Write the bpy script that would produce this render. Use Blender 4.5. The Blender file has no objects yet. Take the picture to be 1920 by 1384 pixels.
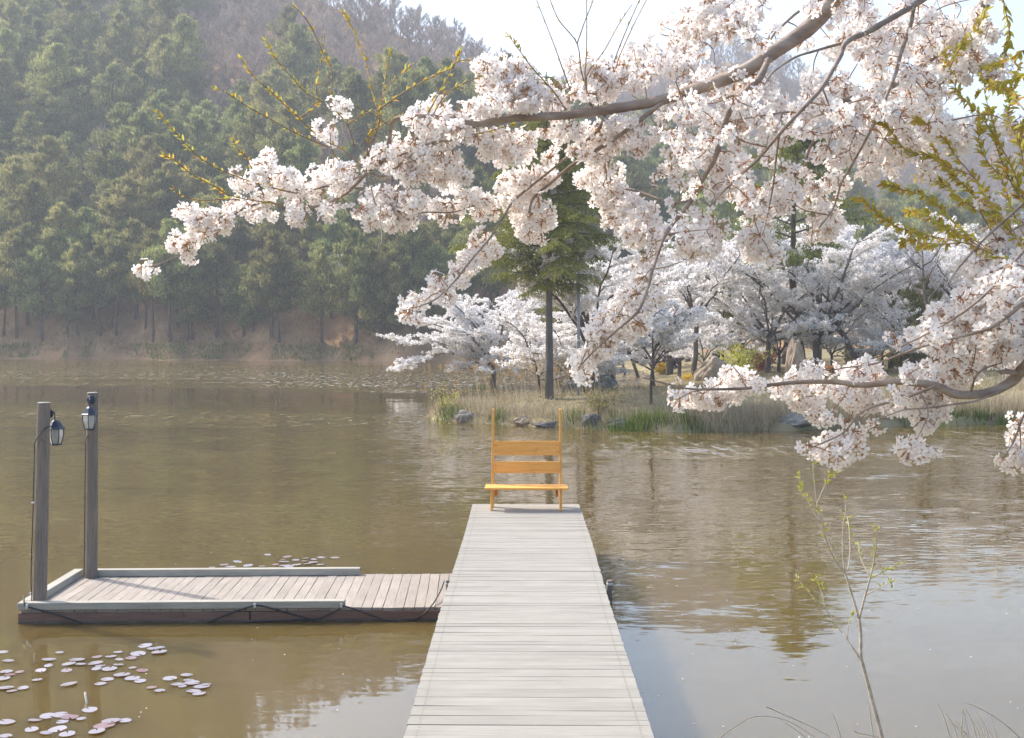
import bpy, math
import numpy as np
from mathutils import Vector, Matrix, Euler

# ------------------------------------------------------------------ camera, world, sun
scene = bpy.context.scene
C = scene.collection
F = 2300.0                      # focal length in photo pixels (1920 wide)
CAM = Vector((0, 0, 2.9))
cam_d = bpy.data.cameras.new('camera')
cam_d.sensor_width = 36.0
cam_d.lens = F / 1920 * 36.0
cam_d.clip_start = 0.05
cam_d.clip_end = 5000
cam = bpy.data.objects.new('camera', cam_d)
C.objects.link(cam)
cam.location = CAM
cam.rotation_euler = Euler((math.radians(90) - math.atan(70 / F), 0, math.atan(24 / F)), 'XYZ')
scene.camera = cam
CR = cam.rotation_euler.to_matrix()

SUN = Vector((-0.617, 0.417, 0.669)).normalized()
SUN_EL = math.asin(SUN.z)
SUN_AZ = math.atan2(SUN.x, SUN.y)
world = bpy.data.worlds.new('World')
scene.world = world
world.use_nodes = True
wn = world.node_tree
bg = wn.nodes['Background']
sky = wn.nodes.new('ShaderNodeTexSky')
sky.sky_type = 'NISHITA'
sky.sun_disc = False
sky.sun_elevation = SUN_EL
sky.sun_rotation = SUN_AZ
sky.air_density = 1.0
sky.dust_density = 3.2
sky.ozone_density = 1.0
sky.altitude = 0
wn.links.new(sky.outputs[0], bg.inputs[0])
bg.inputs[1].default_value = 0.15

sun_d = bpy.data.lights.new('sun', 'SUN')
sun_d.energy = 2.7
sun_d.angle = math.radians(0.6)
sun_d.color = (1.0, 0.93, 0.83)
sun = bpy.data.objects.new('sun', sun_d)
C.objects.link(sun)
sun.rotation_euler = (-SUN).to_track_quat('-Z', 'Y').to_euler()
sun.location = (-60, 40, 70)

vs = scene.view_settings
vs.view_transform = 'Standard'
vs.look = 'None'
vs.gamma = 1.0
vs.exposure = 1.28
vs.use_curve_mapping = False
cy = scene.cycles
cy.use_denoising = True
cy.max_bounces = 9
cy.diffuse_bounces = 7
cy.glossy_bounces = 3
cy.transmission_bounces = 7
cy.transparent_max_bounces = 6
cy.volume_bounces = 0
cy.use_light_tree = False
cy.caustics_reflective = False
cy.caustics_refractive = False
cy.sample_clamp_indirect = 6
cy.use_adaptive_sampling = True
cy.adaptive_threshold = 0.025


# ------------------------------------------------------------------ helpers
def P(px, py, d):
    """photo pixel + distance along +Y -> world point"""
    v = CR @ Vector(((px - 960) / F, (692 - py) / F, -1))
    v *= d / v.y
    return CAM + v


def nrm(a):
    a = np.asarray(a, float)
    return a / np.maximum(np.linalg.norm(a, axis=-1, keepdims=True), 1e-9)


def rand_unit(rng, n):
    return nrm(rng.normal(size=(n, 3)))


class B:
    """collects vertices and faces of one mesh"""
    def __init__(s):
        s.v = []; s.f = []; s.n = 0

    def add(s, V, Fc, mi=0):
        V = np.asarray(V, float).reshape(-1, 3)
        Fc = np.asarray(Fc, int)
        s.v.append(V)
        s.f.append((Fc + s.n, mi))
        s.n += len(V)
        return s

    def mesh(s, name, mats, smooth=False):
        me = bpy.data.meshes.new(name)
        V = np.concatenate(s.v) if s.v else np.zeros((0, 3))
        me.vertices.add(len(V))
        me.vertices.foreach_set('co', V.astype(np.float32).ravel())
        loops, starts, mis = [], [], []
        k = 0
        for Fc, mi in s.f:
            if len(Fc) == 0:
                continue
            w = Fc.shape[1]
            loops.append(Fc.ravel())
            starts.append(k + np.arange(len(Fc)) * w)
            mis.append(np.full(len(Fc), mi))
            k += Fc.size
        loops = np.concatenate(loops); starts = np.concatenate(starts); mis = np.concatenate(mis)
        me.loops.add(len(loops))
        me.loops.foreach_set('vertex_index', loops.astype(np.int32))
        me.polygons.add(len(starts))
        me.polygons.foreach_set('loop_start', starts.astype(np.int32))
        me.polygons.foreach_set('material_index', mis.astype(np.int32))
        me.polygons.foreach_set('use_smooth', np.full(len(starts), bool(smooth)))
        for m in (mats if isinstance(mats, (list, tuple)) else [mats]):
            me.materials.append(m)
        me.update(calc_edges=True)
        me.validate()
        return me

    def obj(s, name, mats, parent=None, smooth=False, loc=None):
        return link(name, s.mesh(name, mats, smooth), parent, loc)


def link(name, me, parent=None, loc=None, rot=None, scale=None):
    o = bpy.data.objects.new(name, me)
    C.objects.link(o)
    if parent is not None:
        o.parent = parent
    if loc is not None:
        o.location = loc
    if rot is not None:
        o.rotation_euler = rot
    if scale is not None:
        o.scale = scale if hasattr(scale, '__len__') else (scale,) * 3
    return o


def tag(o, label=None, cat=None, group=None, kind=None):
    if label: o['label'] = label
    if cat: o['category'] = cat
    if group: o['group'] = group
    if kind: o['kind'] = kind
    return o


def thing(name, label, cat, loc=(0, 0, 0), rz=0.0, group=None):
    o = bpy.data.objects.new(name, None)
    o.empty_display_size = 0.1
    C.objects.link(o)
    o.location = loc
    o.rotation_euler = (0, 0, rz)
    return tag(o, label, cat, group)


def tube(b, pts, rad, sides=6, mi=0, cap=True):
    pts = np.asarray([tuple(p) for p in pts], float)
    n = len(pts)
    rad = np.full(n, rad) if np.isscalar(rad) else np.asarray(rad, float)
    t = np.gradient(pts, axis=0)
    t = nrm(t)
    ref = np.array([0, 0, 1.0]) if abs(t[0][2]) < 0.9 else np.array([1.0, 0, 0])
    u = np.zeros_like(pts)
    u0 = np.cross(t[0], ref); u0 /= np.linalg.norm(u0)
    for i in range(n):
        u0 = u0 - t[i] * np.dot(u0, t[i])
        u0 /= max(np.linalg.norm(u0), 1e-9)
        u[i] = u0
    w = np.cross(t, u)
    a = np.arange(sides) / sides * 2 * math.pi
    ring = pts[:, None] + rad[:, None, None] * (np.cos(a)[None, :, None] * u[:, None] + np.sin(a)[None, :, None] * w[:, None])
    V = ring.reshape(-1, 3)
    i, j = np.meshgrid(np.arange(n - 1), np.arange(sides), indexing='ij')
    j2 = (j + 1) % sides
    Fq = np.stack([i * sides + j, i * sides + j2, (i + 1) * sides + j2, (i + 1) * sides + j], -1).reshape(-1, 4)
    base = b.n
    b.add(V, Fq, mi)
    if cap:
        b.f.append((np.array([base + np.arange(sides)[::-1]]), mi))
        b.f.append((np.array([base + (n - 1) * sides + np.arange(sides)]), mi))
    return b


BOXF = np.array([[0, 3, 2, 1], [4, 5, 6, 7], [0, 1, 5, 4], [1, 2, 6, 5], [2, 3, 7, 6], [3, 0, 4, 7]])


def box(b, x0, x1, y0, y1, z0, z1, mi=0, jit=0.0, rng=None):
    V = np.array([[x0, y0, z0], [x1, y0, z0], [x1, y1, z0], [x0, y1, z0], [x0, y0, z1], [x1, y0, z1], [x1, y1, z1], [x0, y1, z1]], float)
    if jit and rng is not None:
        V += rng.normal(size=V.shape) * jit
    return b.add(V, BOXF, mi)


def cbox(b, x0, x1, y0, y1, z0, z1, c=0.004, mi=0):
    """box with all edges chamfered"""
    hx, hy, hz = (x1 - x0) / 2, (y1 - y0) / 2, (z1 - z0) / 2
    cx, cyy, cz = (x0 + x1) / 2, (y0 + y1) / 2, (z0 + z1) / 2
    V = []; idx = {}
    for sx in (-1, 1):
        for sy in (-1, 1):
            for sz in (-1, 1):
                for ax in range(3):
                    h = [hx - c, hy - c, hz - c]; h[ax] += c
                    idx[(sx, sy, sz, ax)] = len(V)
                    V.append((cx + sx * h[0], cyy + sy * h[1], cz + sz * h[2]))
    q, tri = [], []
    for ax in range(3):
        o1, o2 = (ax + 1) % 3, (ax + 2) % 3
        for s in (-1, 1):
            loop = []
            for s1, s2 in ((-1, -1), (1, -1), (1, 1), (-1, 1)):
                k = [0, 0, 0]; k[ax] = s; k[o1] = s1; k[o2] = s2
                loop.append(idx[(*k, ax)])
            q.append(loop if s > 0 else loop[::-1])
        for s1 in (-1, 1):
            for s2 in (-1, 1):
                loop = []
                for (sa, which) in ((-1, o1), (1, o1), (1, o2), (-1, o2)):
                    k = [0, 0, 0]; k[ax] = sa; k[o1] = s1; k[o2] = s2
                    loop.append(idx[(*k, which)])
                q.append(loop if s1 * s2 > 0 else loop[::-1])
    for sx in (-1, 1):
        for sy in (-1, 1):
            for sz in (-1, 1):
                l = [idx[(sx, sy, sz, a)] for a in range(3)]
                tri.append(l if sx * sy * sz > 0 else l[::-1])
    base = b.n
    b.add(V, np.array(q), mi)
    b.f.append((np.array(tri) + base, mi))
    return b


def lathe(b, prof, sides=16, centre=(0, 0, 0), mi=0, rot=0.0):
    prof = np.asarray(prof, float)
    a = np.arange(sides) / sides * 2 * math.pi + rot
    n = len(prof)
    V = np.stack([prof[:, 0][:, None] * np.cos(a), prof[:, 0][:, None] * np.sin(a), np.repeat(prof[:, 1][:, None], sides, 1)], -1).reshape(-1, 3) + np.array(centre)
    i, j = np.meshgrid(np.arange(n - 1), np.arange(sides), indexing='ij')
    j2 = (j + 1) % sides
    Fq = np.stack([i * sides + j, i * sides + j2, (i + 1) * sides + j2, (i + 1) * sides + j], -1).reshape(-1, 4)
    base = b.n
    b.add(V, Fq, mi)
    b.f.append((np.array([base + np.arange(sides)[::-1]]), mi))
    b.f.append((np.array([base + (n - 1) * sides + np.arange(sides)]), mi))
    return b


def catmull(pts, per=4):
    pts = np.asarray([tuple(p) for p in pts], float)
    n = len(pts)
    if n < 3:
        t = np.linspace(0, 1, per + 1)[:, None]
        return pts[0] * (1 - t) + pts[-1] * t
    ext = np.vstack([2 * pts[0] - pts[1], pts, 2 * pts[-1] - pts[-2]])
    out = []
    for i in range(n - 1):
        p0, p1, p2, p3 = ext[i:i + 4]
        for k in range(per):
            t = k / per
            out.append(0.5 * ((2 * p1) + (-p0 + p2) * t + (2 * p0 - 5 * p1 + 4 * p2 - p3) * t * t + (-p0 + 3 * p1 - 3 * p2 + p3) * t ** 3))
    out.append(pts[-1])
    return np.array(out)


def quads(b, cen, nor, size, rng, mi=0, aspect=1.0):
    """one little randomly turned quad at every centre"""
    n = len(cen)
    nor = nrm(nor)
    r = rand_unit(rng, n)
    u = nrm(np.cross(nor, r)); w = np.cross(nor, u)
    s = np.asarray(size).reshape(-1, 1) * np.ones((n, 1))
    V = np.stack([cen - u * s * aspect - w * s * .6, cen + u * s * aspect * .6 - w * s, cen + u * s * aspect + w * s * .6, cen - u * s * aspect * .6 + w * s], 1).reshape(-1, 3)
    b.add(V, np.arange(4 * n).reshape(-1, 4), mi)


def spikes(b, cen, dirs, length, width, rng, mi=0):
    """thin triangles: needles, blades, twigs"""
    n = len(cen)
    dirs = nrm(dirs)
    side = nrm(np.cross(dirs, rand_unit(rng, n)))
    L = np.asarray(length).reshape(-1, 1) * np.ones((n, 1)); Wd = np.asarray(width).reshape(-1, 1) * np.ones((n, 1))
    V = np.stack([cen - side * Wd / 2, cen + side * Wd / 2, cen + dirs * L], 1).reshape(-1, 3)
    b.add(V, np.arange(3 * n).reshape(-1, 3), mi)


def vnoise(x, y, seed=0):
    """smooth value noise, about -1..1"""
    x = np.asarray(x, float); y = np.asarray(y, float)
    xi, yi = np.floor(x), np.floor(y)
    fx, fy = x - xi, y - yi
    fx = fx * fx * (3 - 2 * fx); fy = fy * fy * (3 - 2 * fy)

    def h(a, b_):
        v = np.sin(a * 127.1 + b_ * 311.7 + seed * 74.7) * 43758.5453
        return v - np.floor(v)
    return 2 * (h(xi, yi) * (1 - fx) * (1 - fy) + h(xi + 1, yi) * fx * (1 - fy) + h(xi, yi + 1) * (1 - fx) * fy + h(xi + 1, yi + 1) * fx * fy) - 1


def fbm(x, y, seed=0, oct=4):
    return sum(vnoise(np.asarray(x) * 2 ** k, np.asarray(y) * 2 ** k, seed + k) * .5 ** k for k in range(oct))


def sstep(a, b_, x):
    t = np.clip((np.asarray(x, float) - a) / (b_ - a), 0, 1)
    return t * t * (3 - 2 * t)


# ------------------------------------------------------------------ materials
def newmat(name):
    m = bpy.data.materials.new(name)
    m.use_nodes = True
    nt = m.node_tree
    return m, nt, nt.nodes['Principled BSDF'], nt.nodes['Material Output']


def noise_node(nt, scale, detail=4, vec=None, rough=0.55, dist=0.0):
    n = nt.nodes.new('ShaderNodeTexNoise')
    n.inputs['Scale'].default_value = scale
    n.inputs['Detail'].default_value = detail
    n.inputs['Roughness'].default_value = rough
    n.inputs['Distortion'].default_value = dist
    if vec is not None:
        nt.links.new(vec, n.inputs['Vector'])
    return n


def ramp(nt, fac, stops):
    r = nt.nodes.new('ShaderNodeValToRGB')
    el = r.color_ramp.elements
    while len(el) < len(stops):
        el.new(0.5)
    for e, (p, c) in zip(el, stops):
        e.position = p
        e.color = (*c, 1)
    nt.links.new(fac, r.inputs[0])
    return r


def mapping(nt, scale, coord='Object', rot=(0, 0, 0)):
    tc = nt.nodes.new('ShaderNodeTexCoord')
    mp = nt.nodes.new('ShaderNodeMapping')
    mp.inputs['Scale'].default_value = scale
    mp.inputs['Rotation'].default_value = rot
    nt.links.new(tc.outputs[coord], mp.inputs[0])
    return mp.outputs[0]


def mathn(nt, op, a, b_=None, clamp=False):
    n = nt.nodes.new('ShaderNodeMath')
    n.operation = op
    n.use_clamp = clamp
    for i, v in enumerate((a, b_)):
        if v is None:
            continue
        if isinstance(v, (int, float)):
            n.inputs[i].default_value = v
        else:
            nt.links.new(v, n.inputs[i])
    return n.outputs[0]


def hsv(nt, col, val=None, sat=None, hue=None):
    n = nt.nodes.new('ShaderNodeHueSaturation')
    nt.links.new(col, n.inputs['Color'])
    if val is not None: nt.links.new(val, n.inputs['Value'])
    if sat is not None: nt.links.new(sat, n.inputs['Saturation'])
    if hue is not None: nt.links.new(hue, n.inputs['Hue'])
    return n.outputs[0]


def maprange(nt, v, a, b_, c, d):
    n = nt.nodes.new('ShaderNodeMapRange')
    n.inputs[1].default_value = a; n.inputs[2].default_value = b_
    n.inputs[3].default_value = c; n.inputs[4].default_value = d
    nt.links.new(v, n.inputs[0])
    return n.outputs[0]


def obj_random(nt):
    return nt.nodes.new('ShaderNodeObjectInfo').outputs['Random']


def island_random(nt):
    return nt.nodes.new('ShaderNodeNewGeometry').outputs['Random Per Island']


def mat_leaf(name, stops, transl=0.35, objvar=0.0, rough=0.6):
    """foliage / petals: diffuse + translucent, colour differs from leaf to leaf"""
    m, nt, p, out = newmat(name)
    nt.nodes.remove(p)
    r = ramp(nt, island_random(nt), stops)
    col = r.outputs[0]
    if objvar:
        col = hsv(nt, col, val=maprange(nt, obj_random(nt), 0, 1, 1 - objvar, 1 + objvar), hue=maprange(nt, mathn(nt, 'FRACT', mathn(nt, 'MULTIPLY', obj_random(nt), 7.3)), 0, 1, 0.5 - objvar * .13, 0.5 + objvar * .07))
    d = nt.nodes.new('ShaderNodeBsdfDiffuse'); t = nt.nodes.new('ShaderNodeBsdfTranslucent'); mx = nt.nodes.new('ShaderNodeMixShader')
    nt.links.new(col, d.inputs[0]); nt.links.new(col, t.inputs[0])
    mx.inputs[0].default_value = transl
    nt.links.new(d.outputs[0], mx.inputs[1]); nt.links.new(t.outputs[0], mx.inputs[2])
    nt.links.new(mx.outputs[0], out.inputs[0])
    return m


def mat_noise(name, stops, scale=4, rough=0.8, spec=0.2, coord='Object', stretch=(1, 1, 1), detail=6, bump=0.0, bscale=None, objvar=0.0, dist=0.0):
    m, nt, p, out = newmat(name)
    v = mapping(nt, stretch, coord)
    n = noise_node(nt, scale, detail, v, dist=dist)
    col = ramp(nt, n.outputs[0], stops).outputs[0]
    if objvar:
        col = hsv(nt, col, val=maprange(nt, obj_random(nt), 0, 1, 1 - objvar, 1 + objvar))
    nt.links.new(col, p.inputs['Base Color'])
    p.inputs['Roughness'].default_value = rough
    p.inputs['Specular IOR Level'].default_value = spec
    if bump:
        bn = noise_node(nt, bscale or scale * 4, 5, v)
        bp = nt.nodes.new('ShaderNodeBump')
        bp.inputs['Strength'].default_value = 1.0
        bp.inputs['Distance'].default_value = bump
        nt.links.new(bn.outputs[0], bp.inputs['Height'])
        nt.links.new(bp.outputs[0], p.inputs['Normal'])
    return m


def mat_plain(name, col, rough=0.5, metal=0.0, spec=0.4):
    m, nt, p, out = newmat(name)
    p.inputs['Base Color'].default_value = (*col, 1)
    p.inputs['Roughness'].default_value = rough
    p.inputs['Metallic'].default_value = metal
    p.inputs['Specular IOR Level'].default_value = spec
    return m


def mat_board(name, stops, along='x', wear=0.0, objvar=0.12, stain=None, grain=18, stain_at=.64):
    """weathered board: grain runs along one axis, every board its own tone"""
    m, nt, p, out = newmat(name)
    s = {'x': (1.2, 22, 22), 'y': (22, 1.2, 22), 'z': (22, 22, 1.2)}[along]
    tc = nt.nodes.new('ShaderNodeTexCoord')
    off = nt.nodes.new('ShaderNodeVectorMath'); off.operation = 'ADD'
    comb = nt.nodes.new('ShaderNodeCombineXYZ')
    rnd = obj_random(nt)
    k = mathn(nt, 'MULTIPLY', rnd, 57.0)
    for i in range(3):
        nt.links.new(k, comb.inputs[i])
    nt.links.new(tc.outputs['Object'], off.inputs[0]); nt.links.new(comb.outputs[0], off.inputs[1])
    mp = nt.nodes.new('ShaderNodeMapping'); mp.inputs['Scale'].default_value = s
    nt.links.new(off.outputs[0], mp.inputs[0])
    n = noise_node(nt, grain / 6, 8, mp.outputs[0], rough=0.65)
    col = ramp(nt, n.outputs[0], stops).outputs[0]
    col = hsv(nt, col, val=maprange(nt, rnd, 0, 1, 1 - objvar, 1 + objvar))
    big = noise_node(nt, 2.2, 4, off.outputs[0])
    col = hsv(nt, col, val=maprange(nt, big.outputs[0], 0.3, 0.7, 0.9, 1.08))
    if stain:
        sn = noise_node(nt, 5.0, 6, off.outputs[0], rough=0.7)
        f = maprange(nt, sn.outputs[0], stain_at, stain_at + .07, 0, 0.55)
        mx = nt.nodes.new('ShaderNodeMix'); mx.data_type = 'RGBA'
        nt.links.new(f, mx.inputs[0]); nt.links.new(col, mx.inputs[6]); mx.inputs[7].default_value = (*stain, 1)
        col = mx.outputs[2]
    nt.links.new(col, p.inputs['Base Color'])
    p.inputs['Roughness'].default_value = 0.75
    p.inputs['Specular IOR Level'].default_value = 0.25
    bp = nt.nodes.new('ShaderNodeBump'); bp.inputs['Distance'].default_value = 0.002
    nt.links.new(n.outputs[0], bp.inputs['Height']); nt.links.new(bp.outputs[0], p.inputs['Normal'])
    return m


M = {}
M['pier'] = mat_board('weathered_white_wood', [(0.25, (.255, .238, .206)), (0.5, (.30, .284, .250)), (0.75, (.328, .312, .277))], 'x', objvar=.06, stain=(.25, .22, .18))
M['pier_side'] = mat_board('pier_joist_wood', [(0.3, (.22, .19, .16)), (0.7, (.36, .32, .28))], 'y')
M['dock'] = mat_board('dock_pinkish_wood', [(0.25, (.25, .213, .183)), (0.5, (.325, .285, .245)), (0.75, (.39, .345, .30))], 'y', objvar=.10)
M['rail'] = mat_board('dock_rail_grey_wood', [(0.25, (.27, .255, .215)), (0.5, (.36, .34, .29)), (0.75, (.45, .43, .38))], 'x', objvar=.08, stain=(.2, .16, .12))
M['fascia'] = mat_board('dock_brown_fascia', [(0.25, (.12, .075, .058)), (0.5, (.19, .115, .09)), (0.75, (.25, .16, .13))], 'x', stain=(.06, .045, .03))
M['post'] = mat_board('weathered_post_wood', [(0.2, (.085, .070, .058)), (0.45, (.18, .15, .126)), (0.75, (.26, .222, .19))], 'z', objvar=.1, stain=(.10, .085, .075))
M['bench'] = mat_board('orange_painted_wood', [(0.25, (.60, .26, .05)), (0.5, (.78, .385, .095)), (0.75, (.85, .47, .15))], 'x', objvar=.03, stain=(.40, .18, .07), stain_at=.585)
M['lantern'] = mat_plain('lantern_blue_black_metal', (.035, .05, .075), .45, .3)
M['cable'] = mat_plain('black_cable', (.03, .03, .035), .5)
M['clip'] = mat_plain('cable_clip', (.6, .62, .64), .35, .6)
M['steel'] = mat_noise('galvanised_pole', [(.3, (.25, .26, .28)), (.55, (.34, .35, .37)), (.72, (.30, .16, .09))], 2.0, .5, .5)
M['bark'] = mat_noise('cherry_bark', [(.25, (.17, .13, .105)), (.5, (.30, .24, .20)), (.8, (.46, .40, .35))], 9, .8, .2, 'Object', (1, 1, 3.0), bump=.004)
M['bark_dark'] = mat_noise('dark_bark', [(.25, (.06, .05, .045)), (.55, (.13, .108, .093)), (.8, (.21, .18, .155))], 5, .9, .1, 'Object', (1, 1, .4), bump=.01)
M['bark_pine'] = mat_noise('pine_bark', [(.25, (.06, .042, .035)), (.55, (.13, .09, .07)), (.8, (.2, .15, .12))], 3, .9, .1, 'Object', (1, 1, .4), bump=.015)
M['bark_grey'] = mat_noise('grey_conifer_bark', [(.25, (.085, .075, .07)), (.55, (.16, .145, .135)), (.8, (.24, .22, .2))], 5, .9, .1, 'Object', (1, 1, .3), bump=.012)
M['twig'] = mat_plain('twig_brown', (.27, .175, .115), .7, 0, .2)
M['petal'] = mat_leaf('cherry_petal', [(0, (.93, .895, .875)), (.5, (.96, .945, .93)), (1, (.97, .962, .952))], .5)
M['pistil'] = mat_leaf('cherry_flower_centre', [(0, (.72, .42, .32)), (1, (.85, .66, .50))], .4)
M['stalk'] = mat_leaf('cherry_stalk', [(0, (.50, .22, .10)), (.6, (.62, .36, .18)), (1, (.60, .48, .20))], .45)
M['young_leaf'] = mat_leaf('young_cherry_leaf', [(0, (.52, .30, .08)), (.25, (.57, .43, .10)), (.6, (.52, .47, .11)), (1, (.43, .46, .12))], .5)
M['blossom'] = mat_leaf('distant_blossom', [(0, (.78, .755, .75)), (.4, (.88, .865, .86)), (1, (.93, .92, .92))], .5, .03)
M['pine'] = mat_leaf('pine_needles', [(0, (.15, .175, .062)), (.5, (.275, .295, .105)), (1, (.43, .41, .165))], .45, .30)
M['pine_near'] = mat_leaf('pine_needles_bright', [(0, (.10, .13, .03)), (.5, (.19, .22, .05)), (1, (.31, .32, .08))], .42, .08)
M['fir'] = mat_leaf('fir_needles', [(0, (.14, .165, .05)), (.5, (.25, .265, .08)), (1, (.40, .38, .13))], .45)
M['bare'] = mat_leaf('bare_twigs', [(0, (.22, .175, .16)), (.6, (.34, .28, .255)), (1, (.45, .385, .34))], .25, .18)
M['bare_orange'] = mat_leaf('orange_budding_twigs', [(0, (.24, .15, .07)), (.6, (.36, .23, .09)), (1, (.46, .32, .13))], .2, .1)
M['willow'] = mat_leaf('willow_buds', [(0, (.34, .36, .06)), (.6, (.50, .50, .10)), (1, (.62, .58, .2))], .4)
M['sapling_bark'] = mat_noise('sapling_bark', [(.3, (.33, .27, .20)), (.7, (.58, .51, .42))], 30, .7, .2)
M['dry'] = mat_leaf('dry_grass', [(0, (.27, .215, .14)), (.5, (.42, .35, .24)), (1, (.57, .50, .365))], .3)
M['plume'] = mat_leaf('reed_plume', [(0, (.36, .24, .13)), (1, (.52, .38, .23))], .4)
M['grass'] = mat_leaf('green_grass', [(0, (.07, .12, .015)), (.5, (.12, .20, .025)), (1, (.22, .27, .05))], .35)
M['olive'] = mat_leaf('olive_grass', [(0, (.13, .14, .035)), (.5, (.23, .22, .07)), (1, (.36, .31, .13))], .3)
M['yellow'] = mat_leaf('forsythia_yellow', [(0, (.5, .33, .02)), (1, (.72, .52, .04))], .3)
M['purple'] = mat_leaf('azalea_purple', [(0, (.10, .05, .17)), (1, (.22, .11, .33))], .3)
M['red'] = mat_leaf('red_shrub', [(0, (.35, .12, .07)), (1, (.52, .24, .15))], .3)
M['rock'] = mat_noise('grey_rock', [(.25, (.10, .095, .085)), (.5, (.24, .225, .20)), (.8, (.40, .385, .35))], 3.5, .9, .15, bump=.03)
M['rock_tan'] = mat_noise('tan_rock', [(.25, (.20, .15, .11)), (.5, (.34, .27, .20)), (.8, (.46, .38, .30))], 2.5, .9, .15, bump=.03)
M['rock_dark'] = mat_noise('dark_rock', [(.25, (.075, .07, .064)), (.5, (.15, .142, .13)), (.8, (.28, .265, .24))], 3.5, .9, .15, bump=.03)
M['litter'] = mat_noise('leaf_litter_ground', [(.25, (.17, .105, .055)), (.5, (.36, .215, .115)), (.78, (.50, .335, .19))], .35, .95, .05, 'Object', detail=9)
M['soil'] = mat_noise('grassy_soil', [(.25, (.13, .105, .065)), (.5, (.24, .205, .12)), (.75, (.31, .265, .165))], .9, .95, .05, 'Object', detail=8)
M['bank'] = mat_noise('bank_soil', [(.25, (.10, .08, .05)), (.6, (.20, .165, .10)), (.8, (.28, .24, .15))], 2, .95, .05, 'Object', detail=8)
M['wood_dark'] = mat_board('pavilion_dark_wood', [(.25, (.035, .028, .025)), (.6, (.07, .058, .05)), (.8, (.1, .085, .075))], 'x')
M['roof'] = mat_noise('pavilion_roof_tile', [(.3, (.07, .07, .075)), (.7, (.15, .15, .16))], 8, .7, .3)
M['petal_float'] = mat_plain('floating_petal', (.75, .70, .62), .6)


def lantern_glass():
    m, nt, p, out = newmat('lantern_frosted_glass')
    n = noise_node(nt, 12, 4, mapping(nt, (1, 1, 2)))
    nt.links.new(ramp(nt, n.outputs[0], [(.3, (.52, .53, .50)), (.7, (.66, .67, .65))]).outputs[0], p.inputs['Base Color'])
    p.inputs['Roughness'].default_value = .3
    p.inputs['Transmission Weight'].default_value = .35
    return m


M['glass'] = lantern_glass()


def lily_mat():
    m, nt, p, out = newmat('lily_pad')
    n = noise_node(nt, 9, 5, mapping(nt, (1, 1, 1)))
    c = ramp(nt, n.outputs[0], [(.3, (.22, .195, .22)), (.55, (.30, .285, .33)), (.8, (.38, .365, .41))]).outputs[0]
    rnd = obj_random(nt)
    mx = nt.nodes.new('ShaderNodeMix'); mx.data_type = 'RGBA'
    nt.links.new(maprange(nt, rnd, .72, 1.0, 0, .8), mx.inputs[0])
    nt.links.new(c, mx.inputs[6]); mx.inputs[7].default_value = (.20, .07, .07, 1)
    nt.links.new(mx.outputs[2], p.inputs['Base Color'])
    p.inputs['Roughness'].default_value = .33
    p.inputs['Specular IOR Level'].default_value = .6
    return m


M['lily'] = lily_mat()


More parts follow.
